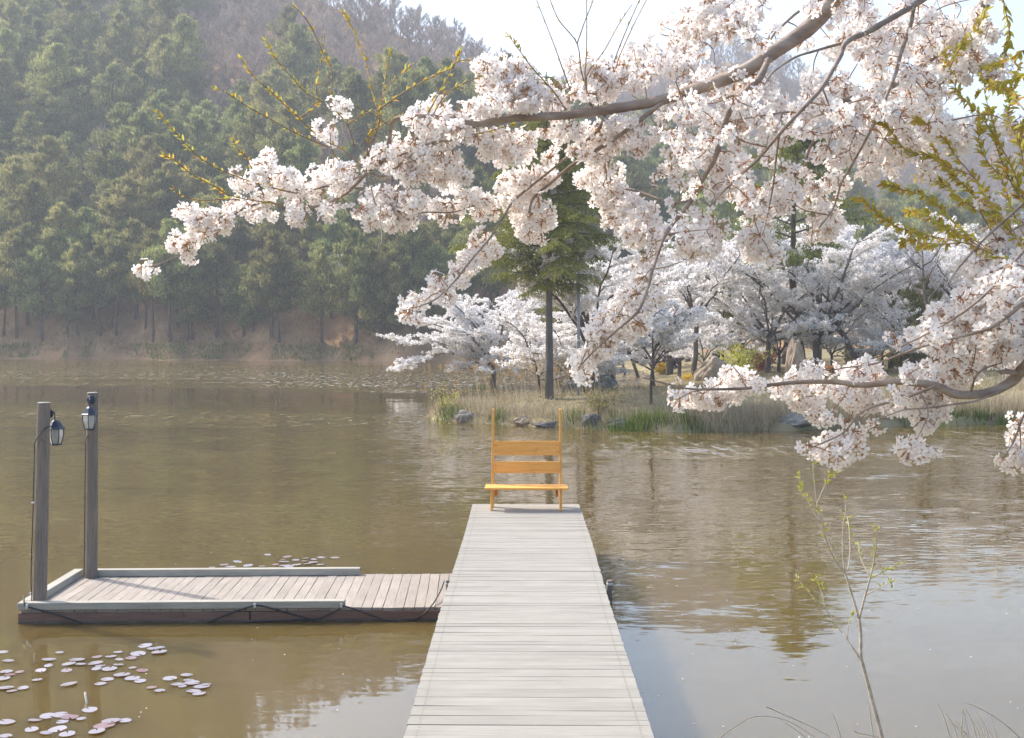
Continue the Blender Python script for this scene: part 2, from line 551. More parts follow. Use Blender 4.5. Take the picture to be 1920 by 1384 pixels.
def water_mat():
    """murky brown pond: wind ripples tilt the normal, calm by the near bank and in two lee bands"""
    m, nt, p, out = newmat('pond_water')
    geo = nt.nodes.new('ShaderNodeNewGeometry')
    sep = nt.nodes.new('ShaderNodeSeparateXYZ'); nt.links.new(geo.outputs['Position'], sep.inputs[0])

    def mapped(scale):
        mp = nt.nodes.new('ShaderNodeMapping'); mp.inputs['Scale'].default_value = scale
        nt.links.new(geo.outputs['Position'], mp.inputs[0]); return mp.outputs[0]
    fine = noise_node(nt, 1, 2, mapped((3.4, 11.0, 1)), .5, 0.6)
    big = noise_node(nt, 1, 2, mapped((.55, 1.5, 1)), .5, 0.4)
    patch = noise_node(nt, 1, 3, mapped((.035, .16, 1)), .5)
    swell = noise_node(nt, 1, 2, mapped((.25, .5, 1)), .5)
    # how rough the wind makes it, by distance from the near bank
    wob = mathn(nt, 'ADD', sep.outputs[1], mathn(nt, 'MULTIPLY', mathn(nt, 'SUBTRACT', patch.outputs[0], .5), 9.0))
    wob = mathn(nt, 'ADD', wob, mathn(nt, 'MULTIPLY', sep.outputs[0], .35))
    amp = nt.nodes.new('ShaderNodeFloatCurve')
    cv = amp.mapping.curves[0]
    pts = [(0, .0), (.055, .02), (.085, .05), (.12, .15), (.17, .20), (.22, .30), (.28, .40), (.315, .33), (.345, .12), (.41, .11), (.45, .5), (.62, .66), (.75, .42), (1, .3)]
    while len(cv.points) < len(pts):
        cv.points.new(.5, .5)
    for q, (a, b_) in zip(cv.points, pts):
        q.location = (a, b_); q.handle_type = 'AUTO_CLAMPED'
    amp.mapping.update()
    nt.links.new(mathn(nt, 'DIVIDE', wob, 130.0, True), amp.inputs['Value'])
    a = mathn(nt, 'MULTIPLY', amp.outputs[0], maprange(nt, patch.outputs[0], .3, .7, .6, 1.35))

    def centred(sock):
        vm = nt.nodes.new('ShaderNodeVectorMath'); vm.operation = 'SUBTRACT'
        nt.links.new(sock, vm.inputs[0]); vm.inputs[1].default_value = (.5, .5, .5); return vm.outputs[0]

    def scaled(v, f):
        vm = nt.nodes.new('ShaderNodeVectorMath'); vm.operation = 'SCALE'
        nt.links.new(v, vm.inputs[0])
        if isinstance(f, float): vm.inputs['Scale'].default_value = f
        else: nt.links.new(f, vm.inputs['Scale'])
        return vm.outputs[0]

    def add(v, w):
        vm = nt.nodes.new('ShaderNodeVectorMath'); vm.operation = 'ADD'
        nt.links.new(v, vm.inputs[0]); nt.links.new(w, vm.inputs[1]); return vm.outputs[0]
    t = add(scaled(centred(fine.outputs['Color']), .75), scaled(centred(big.outputs['Color']), .38))
    t = scaled(t, a)
    t = add(t, scaled(centred(swell.outputs['Color']), .022))
    mul = nt.nodes.new('ShaderNodeVectorMath'); mul.operation = 'MULTIPLY'
    nt.links.new(t, mul.inputs[0]); mul.inputs[1].default_value = (.55, 1.0, 0)
    # little wind-driven facets that catch the higher sky
    fl = noise_node(nt, 1, 1, mapped((3.6, .75, 1)), .5)
    fl2 = noise_node(nt, 1, 1, mapped((6.5, 4.6, 1)), .5)
    fk = mathn(nt, 'MULTIPLY', maprange(nt, fl.outputs[0], .44, .64, 0, 1), maprange(nt, fl2.outputs[0], .35, .55, .3, 1), True)
    fk = mathn(nt, 'MULTIPLY', fk, maprange(nt, a, .24, .52, 0, 1))
    fk = mathn(nt, 'MULTIPLY', fk, maprange(nt, wob, 38, 62, .8, 1.2))
    fcomb = nt.nodes.new('ShaderNodeCombineXYZ'); nt.links.new(mathn(nt, 'MULTIPLY', fk, -.20), fcomb.inputs[1])
    facets = add(mul.outputs[0], fcomb.outputs[0])
    up = nt.nodes.new('ShaderNodeVectorMath'); up.operation = 'ADD'
    nt.links.new(facets, up.inputs[0]); up.inputs[1].default_value = (0, 0, 1)
    nn = nt.nodes.new('ShaderNodeVectorMath'); nn.operation = 'NORMALIZE'
    nt.links.new(up.outputs[0], nn.inputs[0])
    nt.links.new(nn.outputs[0], p.inputs['Normal'])
    silt = noise_node(nt, 1, 4, mapped((.12, .2, 1)))
    c = ramp(nt, silt.outputs[0], [(.3, (.118, .082, .023)), (.7, (.15, .108, .036))]).outputs[0]
    nt.links.new(c, p.inputs['Base Color'])
    p.inputs['Subsurface Weight'].default_value = 1.0      # silt: light spreads sideways under the surface
    p.inputs['Subsurface Radius'].default_value = (1.0, .85, .6)
    p.inputs['Subsurface Scale'].default_value = 1.6
    p.inputs['Roughness'].default_value = .02
    p.inputs['IOR'].default_value = 1.7
    p.inputs['Specular IOR Level'].default_value = .5
    return m


M['water'] = water_mat()

# ------------------------------------------------------------------ the ground
b = B()
b.add([(-420, -30, 0), (420, -30, 0), (420, 420, 0), (-420, 420, 0)], [[0, 1, 2, 3]])
tag(b.obj('water', M['water']), kind='structure')

# --- hillside: grid in (u = x / y, distance)
RU = [-.80, -.43, -.25, -.167, -.08, -.035, 0, .05, .10, .16, .25, .37, .47, .9]
RT = [.44, .42, .36, .317, .270, .250, .232, .228, .242, .236, .202, .174, .165, .16]


def ridge(u):
    R = 285 + 130 * sstep(-.06, .10, u)
    T = np.interp(u, RU, RT)
    return R, T * R - 7.5 * .9


def shore(u):
    return 117 + 14 * sstep(-.05, -.45, u) + 1.2 * np.sin(u * 70) + .8 * np.sin(u * 157 + 1)


def hill_z(x, y):
    x = np.asarray(x, float); y = np.asarray(y, float)
    u = x / y
    R, Z = ridge(u)
    s = shore(u)
    t = (y - s) / (R - s)
    tt = np.clip(t, 0, 1)
    right = sstep(.02, .16, u)
    base = .9 * sstep(-1.0, 1.2, y - s) + (2.2 * (1 - right)) * sstep(0, 14, y - s)
    z = base + (Z - 4) * (tt ** (1.16 + .25 * right)) * 1.0
    z = np.where(t > 1, z - (t - 1) ** 1.3 * 60, z)
    g = fbm(x * .012 + 3, y * .012, 5, 3)
    z += g * 7 * np.clip(t * 4, 0, 1) * np.clip(2.2 - t * 1.2, .3, 1)
    z += vnoise(x * .35, y * .35, 9) * .25 * np.clip((y - s) / 3, 0, 1)
    return np.where(y < s - 1.0, -1.2, z)


us = np.linspace(-.80, .90, 170)
ts = np.concatenate([np.linspace(-.03, .10, 22), np.linspace(.12, 1.45, 60)])
UU, TT = np.meshgrid(us, ts, indexing='ij')
RR, _ = ridge(UU)
SS = shore(UU)
YY = SS + TT * (RR - SS)
XX = UU * YY
ZZ = hill_z(XX, YY)
b = B()
ni, nj = UU.shape
i, j = np.meshgrid(np.arange(ni - 1), np.arange(nj - 1), indexing='ij')
b.add(np.stack([XX, YY, ZZ], -1).reshape(-1, 3), np.stack([i * nj + j, (i + 1) * nj + j, (i + 1) * nj + j + 1, i * nj + j + 1], -1).reshape(-1, 4))
tag(b.obj('hillside', M['litter'], smooth=True), kind='structure')

# --- peninsula
POLY = np.array([(-3.3, 41.6), (-2.9, 40.2), (-1.7, 38.6), (0.4, 37.2), (2.0, 36.3), (4.1, 35.5), (6.2, 35.6), (8.2, 36.4), (10.5, 37.4), (13.7, 38.6), (20, 38.6), (40, 36),
                 (90, 34), (130, 60), (130, 140), (16, 140), (-2, 119), (3, 112), (7.5, 104), (8.8, 92), (8.2, 78), (6.8, 66), (5.0, 57), (2.6, 50.5), (0.2, 47), (-2.2, 44.6)])


def pen_sd(x, y):
    """signed distance to the peninsula outline, positive inside"""
    x = np.asarray(x, float); y = np.asarray(y, float)
    d = np.full(x.shape, 1e9); ins = np.zeros(x.shape, bool)
    n = len(POLY)
    for k in range(n):
        ax, ay = POLY[k]; bx, by = POLY[(k + 1) % n]
        ex, ey = bx - ax, by - ay
        t = np.clip(((x - ax) * ex + (y - ay) * ey) / (ex * ex + ey * ey), 0, 1)
        d = np.minimum(d, np.hypot(x - ax - t * ex, y - ay - t * ey))
        c = ((ay > y) != (by > y)) & (x < (bx - ax) * (y - ay) / ((by - ay) if by != ay else 1e-9) + ax)
        ins ^= c
    return np.where(ins, d, -d)


def pen_z(x, y):
    sd = pen_sd(x, y) + .35 * vnoise(np.asarray(x) * .9, np.asarray(y) * .9, 3)
    z = -.5 + .75 * sstep(-.5, .25, sd) + .55 * sstep(.1, 4.5, sd) + .5 * sstep(5, 30, sd)
    return z + .10 * fbm(np.asarray(x) * .5, np.asarray(y) * .5, 11, 3) * sstep(0, 2, sd)


xs = np.concatenate([np.linspace(-8, 24, 130), np.linspace(25, 120, 40)])
ys = np.concatenate([np.linspace(30, 60, 120), np.linspace(61, 138, 50)])
XX, YY = np.meshgrid(xs, ys, indexing='ij')
ZZ = pen_z(XX, YY)
ni, nj = XX.shape
i, j = np.meshgrid(np.arange(ni - 1), np.arange(nj - 1), indexing='ij')
b = B()
b.add(np.stack([XX, YY, ZZ], -1).reshape(-1, 3), np.stack([i * nj + j, (i + 1) * nj + j, (i + 1) * nj + j + 1, i * nj + j + 1], -1).reshape(-1, 4))
tag(b.obj('peninsula_ground', M['soil'], smooth=True), kind='structure')


def bank_z(x, y):
    return np.clip(.18 * (7.9 - np.asarray(y)), -.5, 1.35) + .05 * fbm(np.asarray(x) * .8, np.asarray(y) * .8, 2, 3)


xs = np.linspace(-30, 30, 90); ys = np.linspace(-25, 9, 60)
XX, YY = np.meshgrid(xs, ys, indexing='ij')
ni, nj = XX.shape
i, j = np.meshgrid(np.arange(ni - 1), np.arange(nj - 1), indexing='ij')
b = B()
b.add(np.stack([XX, YY, bank_z(XX, YY)], -1).reshape(-1, 3), np.stack([i * nj + j, (i + 1) * nj + j, (i + 1) * nj + j + 1, i * nj + j + 1], -1).reshape(-1, 4))
tag(b.obj('near_bank_ground', M['bank'], smooth=True), kind='structure')


def hit(px, py, d0=33.0, d1=136.0, f=pen_z):
    """where the ray through a photo pixel meets the ground"""
    ds = np.arange(d0, d1, .1)
    v = CR @ Vector(((px - 960) / F, (692 - py) / F, -1)); v = np.array(v / v.y)
    p = np.array(CAM) + ds[:, None] * v
    g = f(p[:, 0], p[:, 1])
    k = np.argmax(p[:, 2] < g) if np.any(p[:, 2] < g) else len(ds) - 1
    return Vector((p[k, 0], p[k, 1], g[k]))


def on_pen(px, d):
    p = P(px, 650, d)
    return Vector((p.x, p.y, float(pen_z(p.x, p.y)) - .05))


# ------------------------------------------------------------------ pier
def plank_mesh(name, L, W, T, mat, seed, axis='x', seg=4, jag=.004):
    """a board with slightly uneven edges; long axis x or y, centred, top at z = 0"""
    r = np.random.default_rng(seed)
    t = np.linspace(-.5, .5, seg + 1)
    V = []
    for k, q in enumerate(t):
        a, c_, zz = r.normal() * jag, r.normal() * jag, r.normal() * jag * .5
        V += [(q * L, -W / 2 + a, -T), (q * L, W / 2 + c_, -T), (q * L, W / 2 + c_, zz), (q * L, -W / 2 + a, zz)]
    V = np.array(V)
    V[:4, 0] += r.normal() * .0015; V[-4:, 0] += r.normal() * .0015
    if axis == 'y':
        V = V[:, [1, 0, 2]]
    Fq = []
    for k in range(seg):
        o = 4 * k
        for a in range(4):
            c_ = (a + 1) % 4
            Fq.append([o + a, o + 4 + a, o + 4 + c_, o + c_])
    Fq += [[0, 1, 2, 3], [4 * seg + 3, 4 * seg + 2, 4 * seg + 1, 4 * seg]]
    Fq = np.array(Fq)
    if axis == 'x':
        Fq = Fq[:, ::-1]
    bb = B(); bb.add(V, Fq)
    me = bb.mesh(name, mat)
    return me


rng = np.random.default_rng(7)
PIER_Z, PIER_W = .60, 1.42
pier = thing('pier', 'long narrow whitewashed plank pier running straight out over the water', 'pier', (0.018, 4.9, 0))
meshes = [plank_mesh('plank', PIER_W, .091, .032, M['pier'], 100 + k, 'x', 4, .0009) for k in range(10)]
y = 0.0
k = 0
while y < 11.32:
    w = .091 * (1 + rng.normal() * .03)
    gap = .0010 + abs(rng.normal()) * .0007 + (.0035 if rng.random() < .08 else 0)
    me = meshes[k % 10]
    sx = 1 + rng.normal() * .0010
    dx = rng.normal() * .0010
    if k == 123: sx, dx = 1.03, -.02
    o = link('plank', me, pier, (dx + .006 * math.sin(y * .9), y + w / 2, PIER_Z + rng.normal() * .0008), (rng.normal() * .003, rng.normal() * .0008, rng.normal() * .0028 + (math.pi if rng.random() < .5 else 0)), (sx, w / .091, 1))
    y += w + gap
    k += 1
PIER_LEN = y
for sx in (-.52, 0.0, .52):
    bb = B(); cbox(bb, sx - .035, sx + .035, -.1, PIER_LEN - .06, PIER_Z - .19, PIER_Z - .034, .004)
    bb.obj('joist', M['pier_side'], pier)
for yy in (.6, 3.4, 6.2, 8.9, 11.0):
    for sx in (-.60, .60):
        bb = B(); tube(bb, [(sx, yy, -1.2), (sx, yy, PIER_Z - .04)], .06, 10)
        bb.obj('pile', M['pier_side'], pier)
# nail heads along both edges, two to a plank
bb = B()
for o in [c for c in pier.children if c.name.startswith('plank')]:
    for sx in (-.64, .64):
        for dy in (-.022, .022):
            p = o.location
            a = np.arange(6) / 6 * 2 * math.pi
            bb.add(np.stack([p.x + sx + .005 * np.cos(a), p.y + dy + .005 * np.sin(a), np.full(6, PIER_Z + .0075)], -1), [[0, 1, 2, 3, 4, 5]])
tag(bb.obj('nail_heads', M['bark_dark'], pier), kind='stuff')

# mooring stakes beside the pier
st = thing('mooring_stake', 'short grey stake with metal bracket beside the right edge of the pier', 'stake', P(1143, 1140, 11.0) * 1)
st.location.z = 0
lx = 0.0
bb = B(); cbox(bb, -.022, .022, -.03, .03, -.8, .66, .004); bb.obj('stake', M['post'], st)
bb = B(); cbox(bb, -.045, -.022, -.025, .025, .50, .535, .003); cbox(bb, -.026, .026, -.034, .034, .62, .64, .003); bb.obj('bracket', M['clip'], st)
st2 = thing('mooring_stake', 'short dark stake between the floating dock and the left edge of the pier', 'stake', (-.80, 12.75, 0))
bb = B(); cbox(bb, -.022, .022, -.026, .026, -.8, .30, .004); bb.obj('stake', M['post'], st2)
bb = B(); cbox(bb, -.027, .027, -.032, .032, .26, .275, .003); bb.obj('bracket', M['clip'], st2)

# ------------------------------------------------------------------ floating dock
DZ = .133
dock = thing('floating_dock', 'low floating dock of pinkish boards with grey edge rails, left of the pier', 'dock', (-5.02, 12.06, 0), math.radians(2.4))
meshes = [plank_mesh('deck_board', 1.70, .100, .028, M['dock'], 300 + k, 'y', 4, .0014) for k in range(8)]
x = .012; k = 0
while x < 4.26:
    if 2.245 < x < 2.30 and k == 21:
        x += .022
    link('deck_board', meshes[k % 8], dock, (x + .05, .86, DZ + rng.normal() * .0012), (rng.normal() * .001, rng.normal() * .006, rng.normal() * .0012))
    x += .1045 + abs(rng.normal()) * .0012
    k += 1
DL = x
for (x0, x1) in ((-.012, 2.268), (2.285, DL)):
    bb = B(); cbox(bb, x0, x1, -.012, .014, -.10, DZ - .030, .003); bb.obj('fascia_board', M['fascia'], dock)
bb = B(); cbox(bb, -.013, DL, -.0135, .010, -.11, .022, .001); bb.obj('waterline_stain', M['bark_dark'], dock)
bb = B(); cbox(bb, 0, DL, 1.69, 1.715, -.10, DZ - .030, .003); bb.obj('fascia_board', M['fascia'], dock)
bb = B(); cbox(bb, -.014, .012, .015, 1.688, -.10, DZ - .030, .003); bb.obj('fascia_board', M['fascia'], dock)
bb = B(); cbox(bb, .03, DL - .03, .03, 1.67, -.12, DZ - .034, .003); bb.obj('float', M['fascia'], dock)
bb = B(); cbox(bb, -.018, 3.22, -.018, .085, DZ + .003, DZ + .075, .004); bb.obj('edge_rail', M['rail'], dock)
bb = B(); cbox(bb, .20, 3.22, 1.64, 1.735, DZ + .003, DZ + .080, .004); bb.obj('edge_rail', M['rail'], dock)
bb = B(); cbox(bb, -.018, .085, .088, 1.735, DZ + .003, DZ + .078, .004); bb.obj('edge_rail', M['rail'], dock)
dock_m = Matrix.Translation(dock.location) @ Matrix.Rotation(math.radians(2.4), 4, 'Z')


def dk(x, y, z):
    return dock_m @ Vector((x, y, z))


# black cable along the front of the dock
cab = thing('cable', 'thin black cable looping in and out of the water along the dock front', 'cable', dk(0, 0, 0))


def cable_part(name, pts, r=.008, parent=cab, mat='cable'):
    q = catmull(pts, 6) - np.array(parent.location)
    bb = B(); tube(bb, q, r, 6); return bb.obj(name, M[mat], parent, True)


f = lambda x, z, y=-.028: tuple(dk(x, y, z))
cable_part('wire', [f(.02, .26, .06), f(.06, .20, -.026), f(.10, .17), f(.35, .10), f(.58, .02), f(.75, -.05)])
cable_part('wire', [f(1.72, -.05), f(1.90, .02), f(2.10, .10), f(2.30, .165), f(2.36, .17), f(2.44, .155), f(2.66, .09), f(2.90, .02), f(3.05, -.05)])
cable_part('wire', [f(1.95, -.05, -.03), f(2.02, -.01, -.03), f(2.9, .03), f(3.0, .05), f(3.15, .12), f(3.19, .155), f(3.25, .15), f(3.45, .08), f(3.62, .015), f(3.80, .0), f(3.95, .03), f(4.08, .14, .0), f(4.16, .20, .4), f(4.2, .27, .62)], .007)
for (x_, z_) in ((.085, .175), (2.33, .17), (3.19, .165)):
    bb = B(); p = Vector(f(x_, z_, -.032)) - cab.location
    cbox(bb, p.x - .012, p.x + .012, p.y - .012, p.y + .012, p.z - .022, p.z + .022, .003); bb.obj('clip', M['clip'], cab)


# ------------------------------------------------------------------ lamp posts and lanterns
def lamp_post(label, base, top, r0, r1, seed):
    r = np.random.default_rng(seed)
    root = thing('lamp_post', label, 'post', base)
    n = 9; sides = 18
    t = np.linspace(0, 1, n)
    ax = np.outer(t, np.array(Vector(top) - Vector(base)))
    bb = B()
    a = np.arange(sides) / sides * 2 * math.pi
    rr = (r0 + (r1 - r0) * t)[:, None] * (1 + .035 * np.cos(a * 2 + 1) + .02 * r.normal(size=(1, sides)) + .012 * r.normal(size=(n, sides)))
    rr[:, 5] *= .90; rr[:, 13] *= .93                       # drying cracks
    V = np.stack([ax[:, 0][:, None] + rr * np.cos(a), ax[:, 1][:, None] + rr * np.sin(a), np.repeat(ax[:, 2][:, None], sides, 1)], -1).reshape(-1, 3)
    i, j = np.meshgrid(np.arange(n - 1), np.arange(sides), indexing='ij'); j2 = (j + 1) % sides
    bb.add(V, np.stack([i * sides + j, i * sides + j2, (i + 1) * sides + j2, (i + 1) * sides + j], -1).reshape(-1, 4))
    bb.obj('shaft', M['post'], root, True)
    bb = B()
    top_ring = V[-sides:] + np.array([0, 0, .0])
    inner = (top_ring - ax[-1]) * .9 + ax[-1] + np.array([0, 0, .006])
    bb.add(np.vstack([top_ring, inner, [ax[-1] + np.array([0, 0, .008])]]),
           np.array([[k_, (k_ + 1) % sides, sides + (k_ + 1) % sides, sides + k_] for k_ in range(sides)]))
    bb.f.append((np.array([[sides + k_, sides + (k_ + 1) % sides, 2 * sides] for k_ in range(sides)]), 0))
    bb.obj('top_cap', M['rail'], root)
    return root


p1b = dk(.138, .17, DZ); p1t = Vector((p1b.x + .055, p1b.y + .03, 2.185))
p2b = dk(.215, 1.60, DZ); p2t = Vector((p2b.x + .035, p2b.y, 2.215))
lamp_post('weathered round timber post on the dock corner nearest the camera', p1b, p1t, .070, .062, 1)
lamp_post('weathered round timber post at the far corner of the dock, lantern on its front', p2b, p2t, .066, .059, 2)


def lantern(label, loc, rz):
    """mount at the origin on the post, lantern hangs out along local -Y"""
    root = thing('wall_lantern', label, 'lantern', loc, rz)
    root.scale = (.9, .9, .9)
    s = 1.0
    bb = B(); lathe(bb, [(.001, 0), (.052, 0), (.052, .012), (.03, .02), (.012, .024)], 20)
    V = bb.v[0]; bb.v[0] = np.stack([V[:, 0], -V[:, 2], V[:, 1]], -1)
    bb.obj('mount_plate', M['lantern'], root, True)
    bb = B(); tube(bb, catmull([(0, -.02, 0), (0, -.06, .02), (0, -.095, .0), (0, -.10, -.05), (0, -.10, -.085)], 5), .007, 8)
    bb.obj('hook_arm', M['lantern'], root, True)
    cy_ = -.115
    zt = -.085
    hx = 6; r6 = math.pi / 6
    bb = B(); lathe(bb, [(.008, zt + .012), (.022, zt + .006), (.045, zt - .012), (.066, zt - .045), (.085, zt - .075), (.104, zt - .088), (.104, zt - .096), (.06, zt - .097)], hx, (0, cy_, 0), 0, r6)
    bb.obj('roof', M['lantern'], root)
    zb = zt - .275
    R0, R1 = .084, .058
    a = np.arange(6) / 6 * 2 * math.pi + r6
    zm = zt - .17
    for k_ in range(6):
        k2 = (k_ + 1) % 6
        prof = [(R0, zt - .098), (R0 * 1.03, zm), (R1, zb + .012)]
        bb = B()
        V = []
        for (R_, z_) in prof:
            for aa in (a[k_], a[k2]):
                V.append((R_ * .97 * math.cos(aa), cy_ + R_ * .97 * math.sin(aa), z_))
        bb.add(V, [[0, 1, 3, 2], [2, 3, 5, 4]])
        bb.obj('pane', M['glass'], root)
        bb = B(); tube(bb, [(R_ * math.cos(a[k_]), cy_ + R_ * math.sin(a[k_]), z_) for (R_, z_) in prof], .0055, 6)
        bb.obj('frame_bar', M['lantern'], root)
    bb = B(); lathe(bb, [(.02, zb - .012), (.05, zb - .006), (.068, zb), (.068, zb + .012), (.05, zb + .014)], hx, (0, cy_, 0), 0, r6)
    bb.obj('base_ring', M['lantern'], root)
    bb = B(); lathe(bb, [(.002, zt - .10), (.012, zt - .105), (.014, zt - .14), (.030, zt - .165), (.034, zt - .19), (.022, zt - .215), (.003, zt - .225)], 12, (0, cy_, 0))
    bb.obj('bulb', mat_bulb, root, True)
    return root


mat_bulb = mat_plain('bulb_glass', (.8, .8, .76), .2)
q2 = p2b.lerp(p2t, .965)
lantern('six-sided black lantern facing the camera on the far dock post', (q2.x + .008, q2.y - .070, q2.z), math.radians(9))
q1 = p1b.lerp(p1t, .945)
lantern('six-sided black lantern hung on the right side of the near dock post', (q1.x + .030, q1.y + .062, q1.z), math.radians(165))
c1 = thing('cable', 'black cable clipped down the near lamp post on the dock', 'cable', p1b)
ql = lambda t_, dx, dy: tuple(p1b.lerp(p1t, t_) + Vector((dx, dy, 0)))
cable_part('wire', [ql(.885, .09, .02), ql(.88, .05, -.05), ql(.845, -.01, -.082), ql(.80, -.065, -.055), ql(.77, -.078, -.02), ql(.60, -.082, -.01), ql(.40, -.083, -.015), ql(.15, -.086, -.02), ql(.07, -.06, -.06), ql(.035, -.055, -.08), ql(.0, -.07, -.10)], .0055, c1)
for t_ in (.51, .065):
    q = Vector(ql(t_, -.08, -.02)) - p1b
    bb = B(); cbox(bb, q.x - .018, q.x + .018, q.y - .012, q.y + .012, q.z - .008, q.z + .008, .002); bb.obj('clip', M['clip'], c1)
c2 = thing('cable', 'black cable running down the left of the far lamp post', 'cable', p2b)
ql2 = lambda t_, dx, dy: tuple(p2b.lerp(p2t, t_) + Vector((dx, dy, 0)))
cable_part('wire', [ql2(.78, -.02, -.072), ql2(.74, -.06, -.045), ql2(.70, -.074, -.012), ql2(.40, -.077, -.012), ql2(.05, -.079, -.012), ql2(.0, -.08, -.02)], .0055, c2)

# ------------------------------------------------------------------ bench
bz = PIER_Z + .004
bench = thing('bench', 'orange painted wooden bench with two tall bare uprights at the pier end', 'bench', (0.02, 15.72, bz), math.radians(-.6))


def lean_board(name, x0, x1, p0, p1, depth, mat='bench'):
    """upright of rectangular section from p0=(y,z) to p1"""
    bb = B()
    V = []
    for (yy, zz) in (p0, p1):
        V += [(x0, yy - depth / 2, zz), (x1, yy - depth / 2, zz), (x1, yy + depth / 2, zz), (x0, yy + depth / 2, zz)]
    bb.add(V, BOXF)
    o = bb.obj(name, M[mat], bench)
    bv = o.modifiers.new('edge', 'BEVEL'); bv.width = .003; bv.segments = 1
    return o


for s in (-1, 1):
    xa = s * .445
    lean_board('upright', xa - .016, xa + .016, (.30, 0), (.56, 1.27), .085)
    lean_board('front_leg', xa - s * .0 - .017, xa + .017, (.0, 0), (.06, .268), .075)
    lean_board('seat_support', xa - s * .052 - .017, xa - s * .052 + .017, (.03, .17), (.30, .266), .06)
bb = B(); cbox(bb, -.535, .535, -.075, .30, .270, .296, .003); bb.obj('seat', M['bench'], bench)


def back_board(z0, z1):
    yc = lambda z: .30 + .26 * z / 1.27 - .058
    bb = B(); V = []
    for z in (z0, z1):
        V += [(-.4275, yc(z) - .0, z), (.4275, yc(z) - .0, z), (.4275, yc(z) + .022, z), (-.4275, yc(z) + .022, z)]
    bb.add(V, BOXF); o = bb.obj('back_board', M['bench'], bench)
    bv = o.modifiers.new('edge', 'BEVEL'); bv.width = .003; bv.segments = 1


for s in (-1, 1):
    for (zz_, yy_) in ((.50, 0), (.545, 0), (.72, 0), (.80, 0)):
        bb = B(); y0_ = .30 + .26 * zz_ / 1.27 - .060
        lathe(bb, [(.001, 0), (.006, 0), (.006, .003), (.002, .004)], 8)
        V = bb.v[0]; bb.v[0] = np.stack([V[:, 0] + s * .405, -V[:, 2] + y0_, V[:, 1] + zz_], -1)
        bb.obj('screw', M['bark_dark'], bench)
back_board(.44, .59)
back_board(.67, .855)

# ------------------------------------------------------------------ lily pads
def pad_mesh(seed):
    r = np.random.default_rng(seed)
    n = 16
    a = np.linspace(.16, 2 * math.pi - .16, n)
    rr = 1 + r.normal(size=n) * .03
    zed = .012 + .035 * np.maximum(0, vnoise(a * 1.3, a * 0 + seed, seed)) 
    ring = np.stack([rr * np.cos(a), rr * np.sin(a) * .95, zed], -1)
    mid = ring * np.array([.6, .6, 0]) + np.array([0, 0, .012])
    V = np.vstack([[(.08, 0, .010)], mid, ring])
    tri = np.array([[0, 1 + k, 2 + k] for k in range(n - 1)])
    q = np.array([[1 + k, 1 + n + k, 2 + n + k, 2 + k] for k in range(n - 1)])
    bb = B(); bb.add(V, q); bb.f.append((tri, 0))
    me = bb.mesh('lily_pad', M['lily'], True)
    return me


pads = [pad_mesh(s_) for s_ in range(7)]
near = [(20, 773), (60, 835), (425, 778), (350, 828), (345, 873), (290, 905), (475, 905), (550, 828), (490, 858), (575, 862), (690, 808), (790, 805), (840, 775), (850, 828), (935, 818), (680, 850), (715, 872), (690, 893), (780, 895), (845, 866), (985, 785), (1035, 728), (1090, 750), (1140, 743), (1135, 775), (945, 885), (1015, 905), (870, 935), (945, 962), (1000, 982), (765, 968), (715, 1000), (490, 1003), (265, 973), (45, 915), (140, 915), (70, 935), (20, 963), (40, 1030), (165, 1032), (85, 1050), (1330, 937), (1210, 963), (1345, 975), (1370, 995), (1270, 1003), (1300, 1018), (1080, 1027), (1140, 1050), (1440, 1022), (1380, 1050), (1420, 1070), (1470, 1005), (640, 1188), (45, 1275), (250, 1258), (340, 1230), (430, 1222), (495, 1240), (580, 1252), (445, 1270), (790, 1265), (890, 1263), (745, 1300), (690, 1340), (225, 1325), (330, 1350), (410, 1325), (480, 1360), (40, 1375)]
far = [(235, 78), (375, 93), (20, 130), (95, 157), (195, 162), (345, 112), (350, 128), (435, 117), (505, 105), (565, 113), (615, 98), (715, 100), (560, 133), (610, 150), (495, 125), (290, 148), (345, 157), (400, 168), (440, 152), (515, 145), (380, 160), (-75, 150), (-30, 165), (-160, 170)]
zoneofs = [('near', near, 0), ('far', far, 440)]
for zn, lst, ox in zoneofs:
    for k, (zx, zy) in enumerate(lst):
        px, py = ox + zx / 3.802, 1020 + zy / 3.802
        p = P(px, py, 1.0); v = p - CAM
        p = CAM + v * (CAM.z / -v.z)
        s_ = rng.uniform(.038, .076) if zn == 'near' else rng.uniform(.035, .066)
        o = link('lily_pad', pads[k % 7], None, (p.x, p.y, .004 + .001 * (k % 5)), (rng.normal() * .05, rng.normal() * .05, rng.uniform(0, 6.28)), (s_ * rng.uniform(.85, 1.15), s_, s_))
        if zn == 'near':
            if zy > 1150:
                tag(o, 'pale round lily pad floating in the bottom left corner of the pond', 'lily pad', 'lily pads in the bottom left corner')
            elif zx > 1050 and zy > 920:
                tag(o, 'pale round lily pad in the small group right of the main patch', 'lily pad', 'lily pads right of the main patch')
            else:
                tag(o, 'pale round lily pad in the large patch in front of the floating dock', 'lily pad', 'lily pads in front of the dock')
        else:
            tag(o, 'small pale lily pad floating just behind the far rail of the dock', 'lily pad', 'lily pads behind the dock')
# drifting petals
n = 240
px_ = rng.uniform(-5, 5, n); py_ = rng.uniform(7.8, 26, n)
bb = B()
quads(bb, np.stack([px_, py_, np.full(n, .004)], -1), np.tile([0, 0, 1.0], (n, 1)), rng.uniform(.004, .009, n), rng)
tag(bb.obj('floating_petals', M['petal_float']), 'tiny fallen petals scattered over the pond surface', 'petals', kind='stuff')
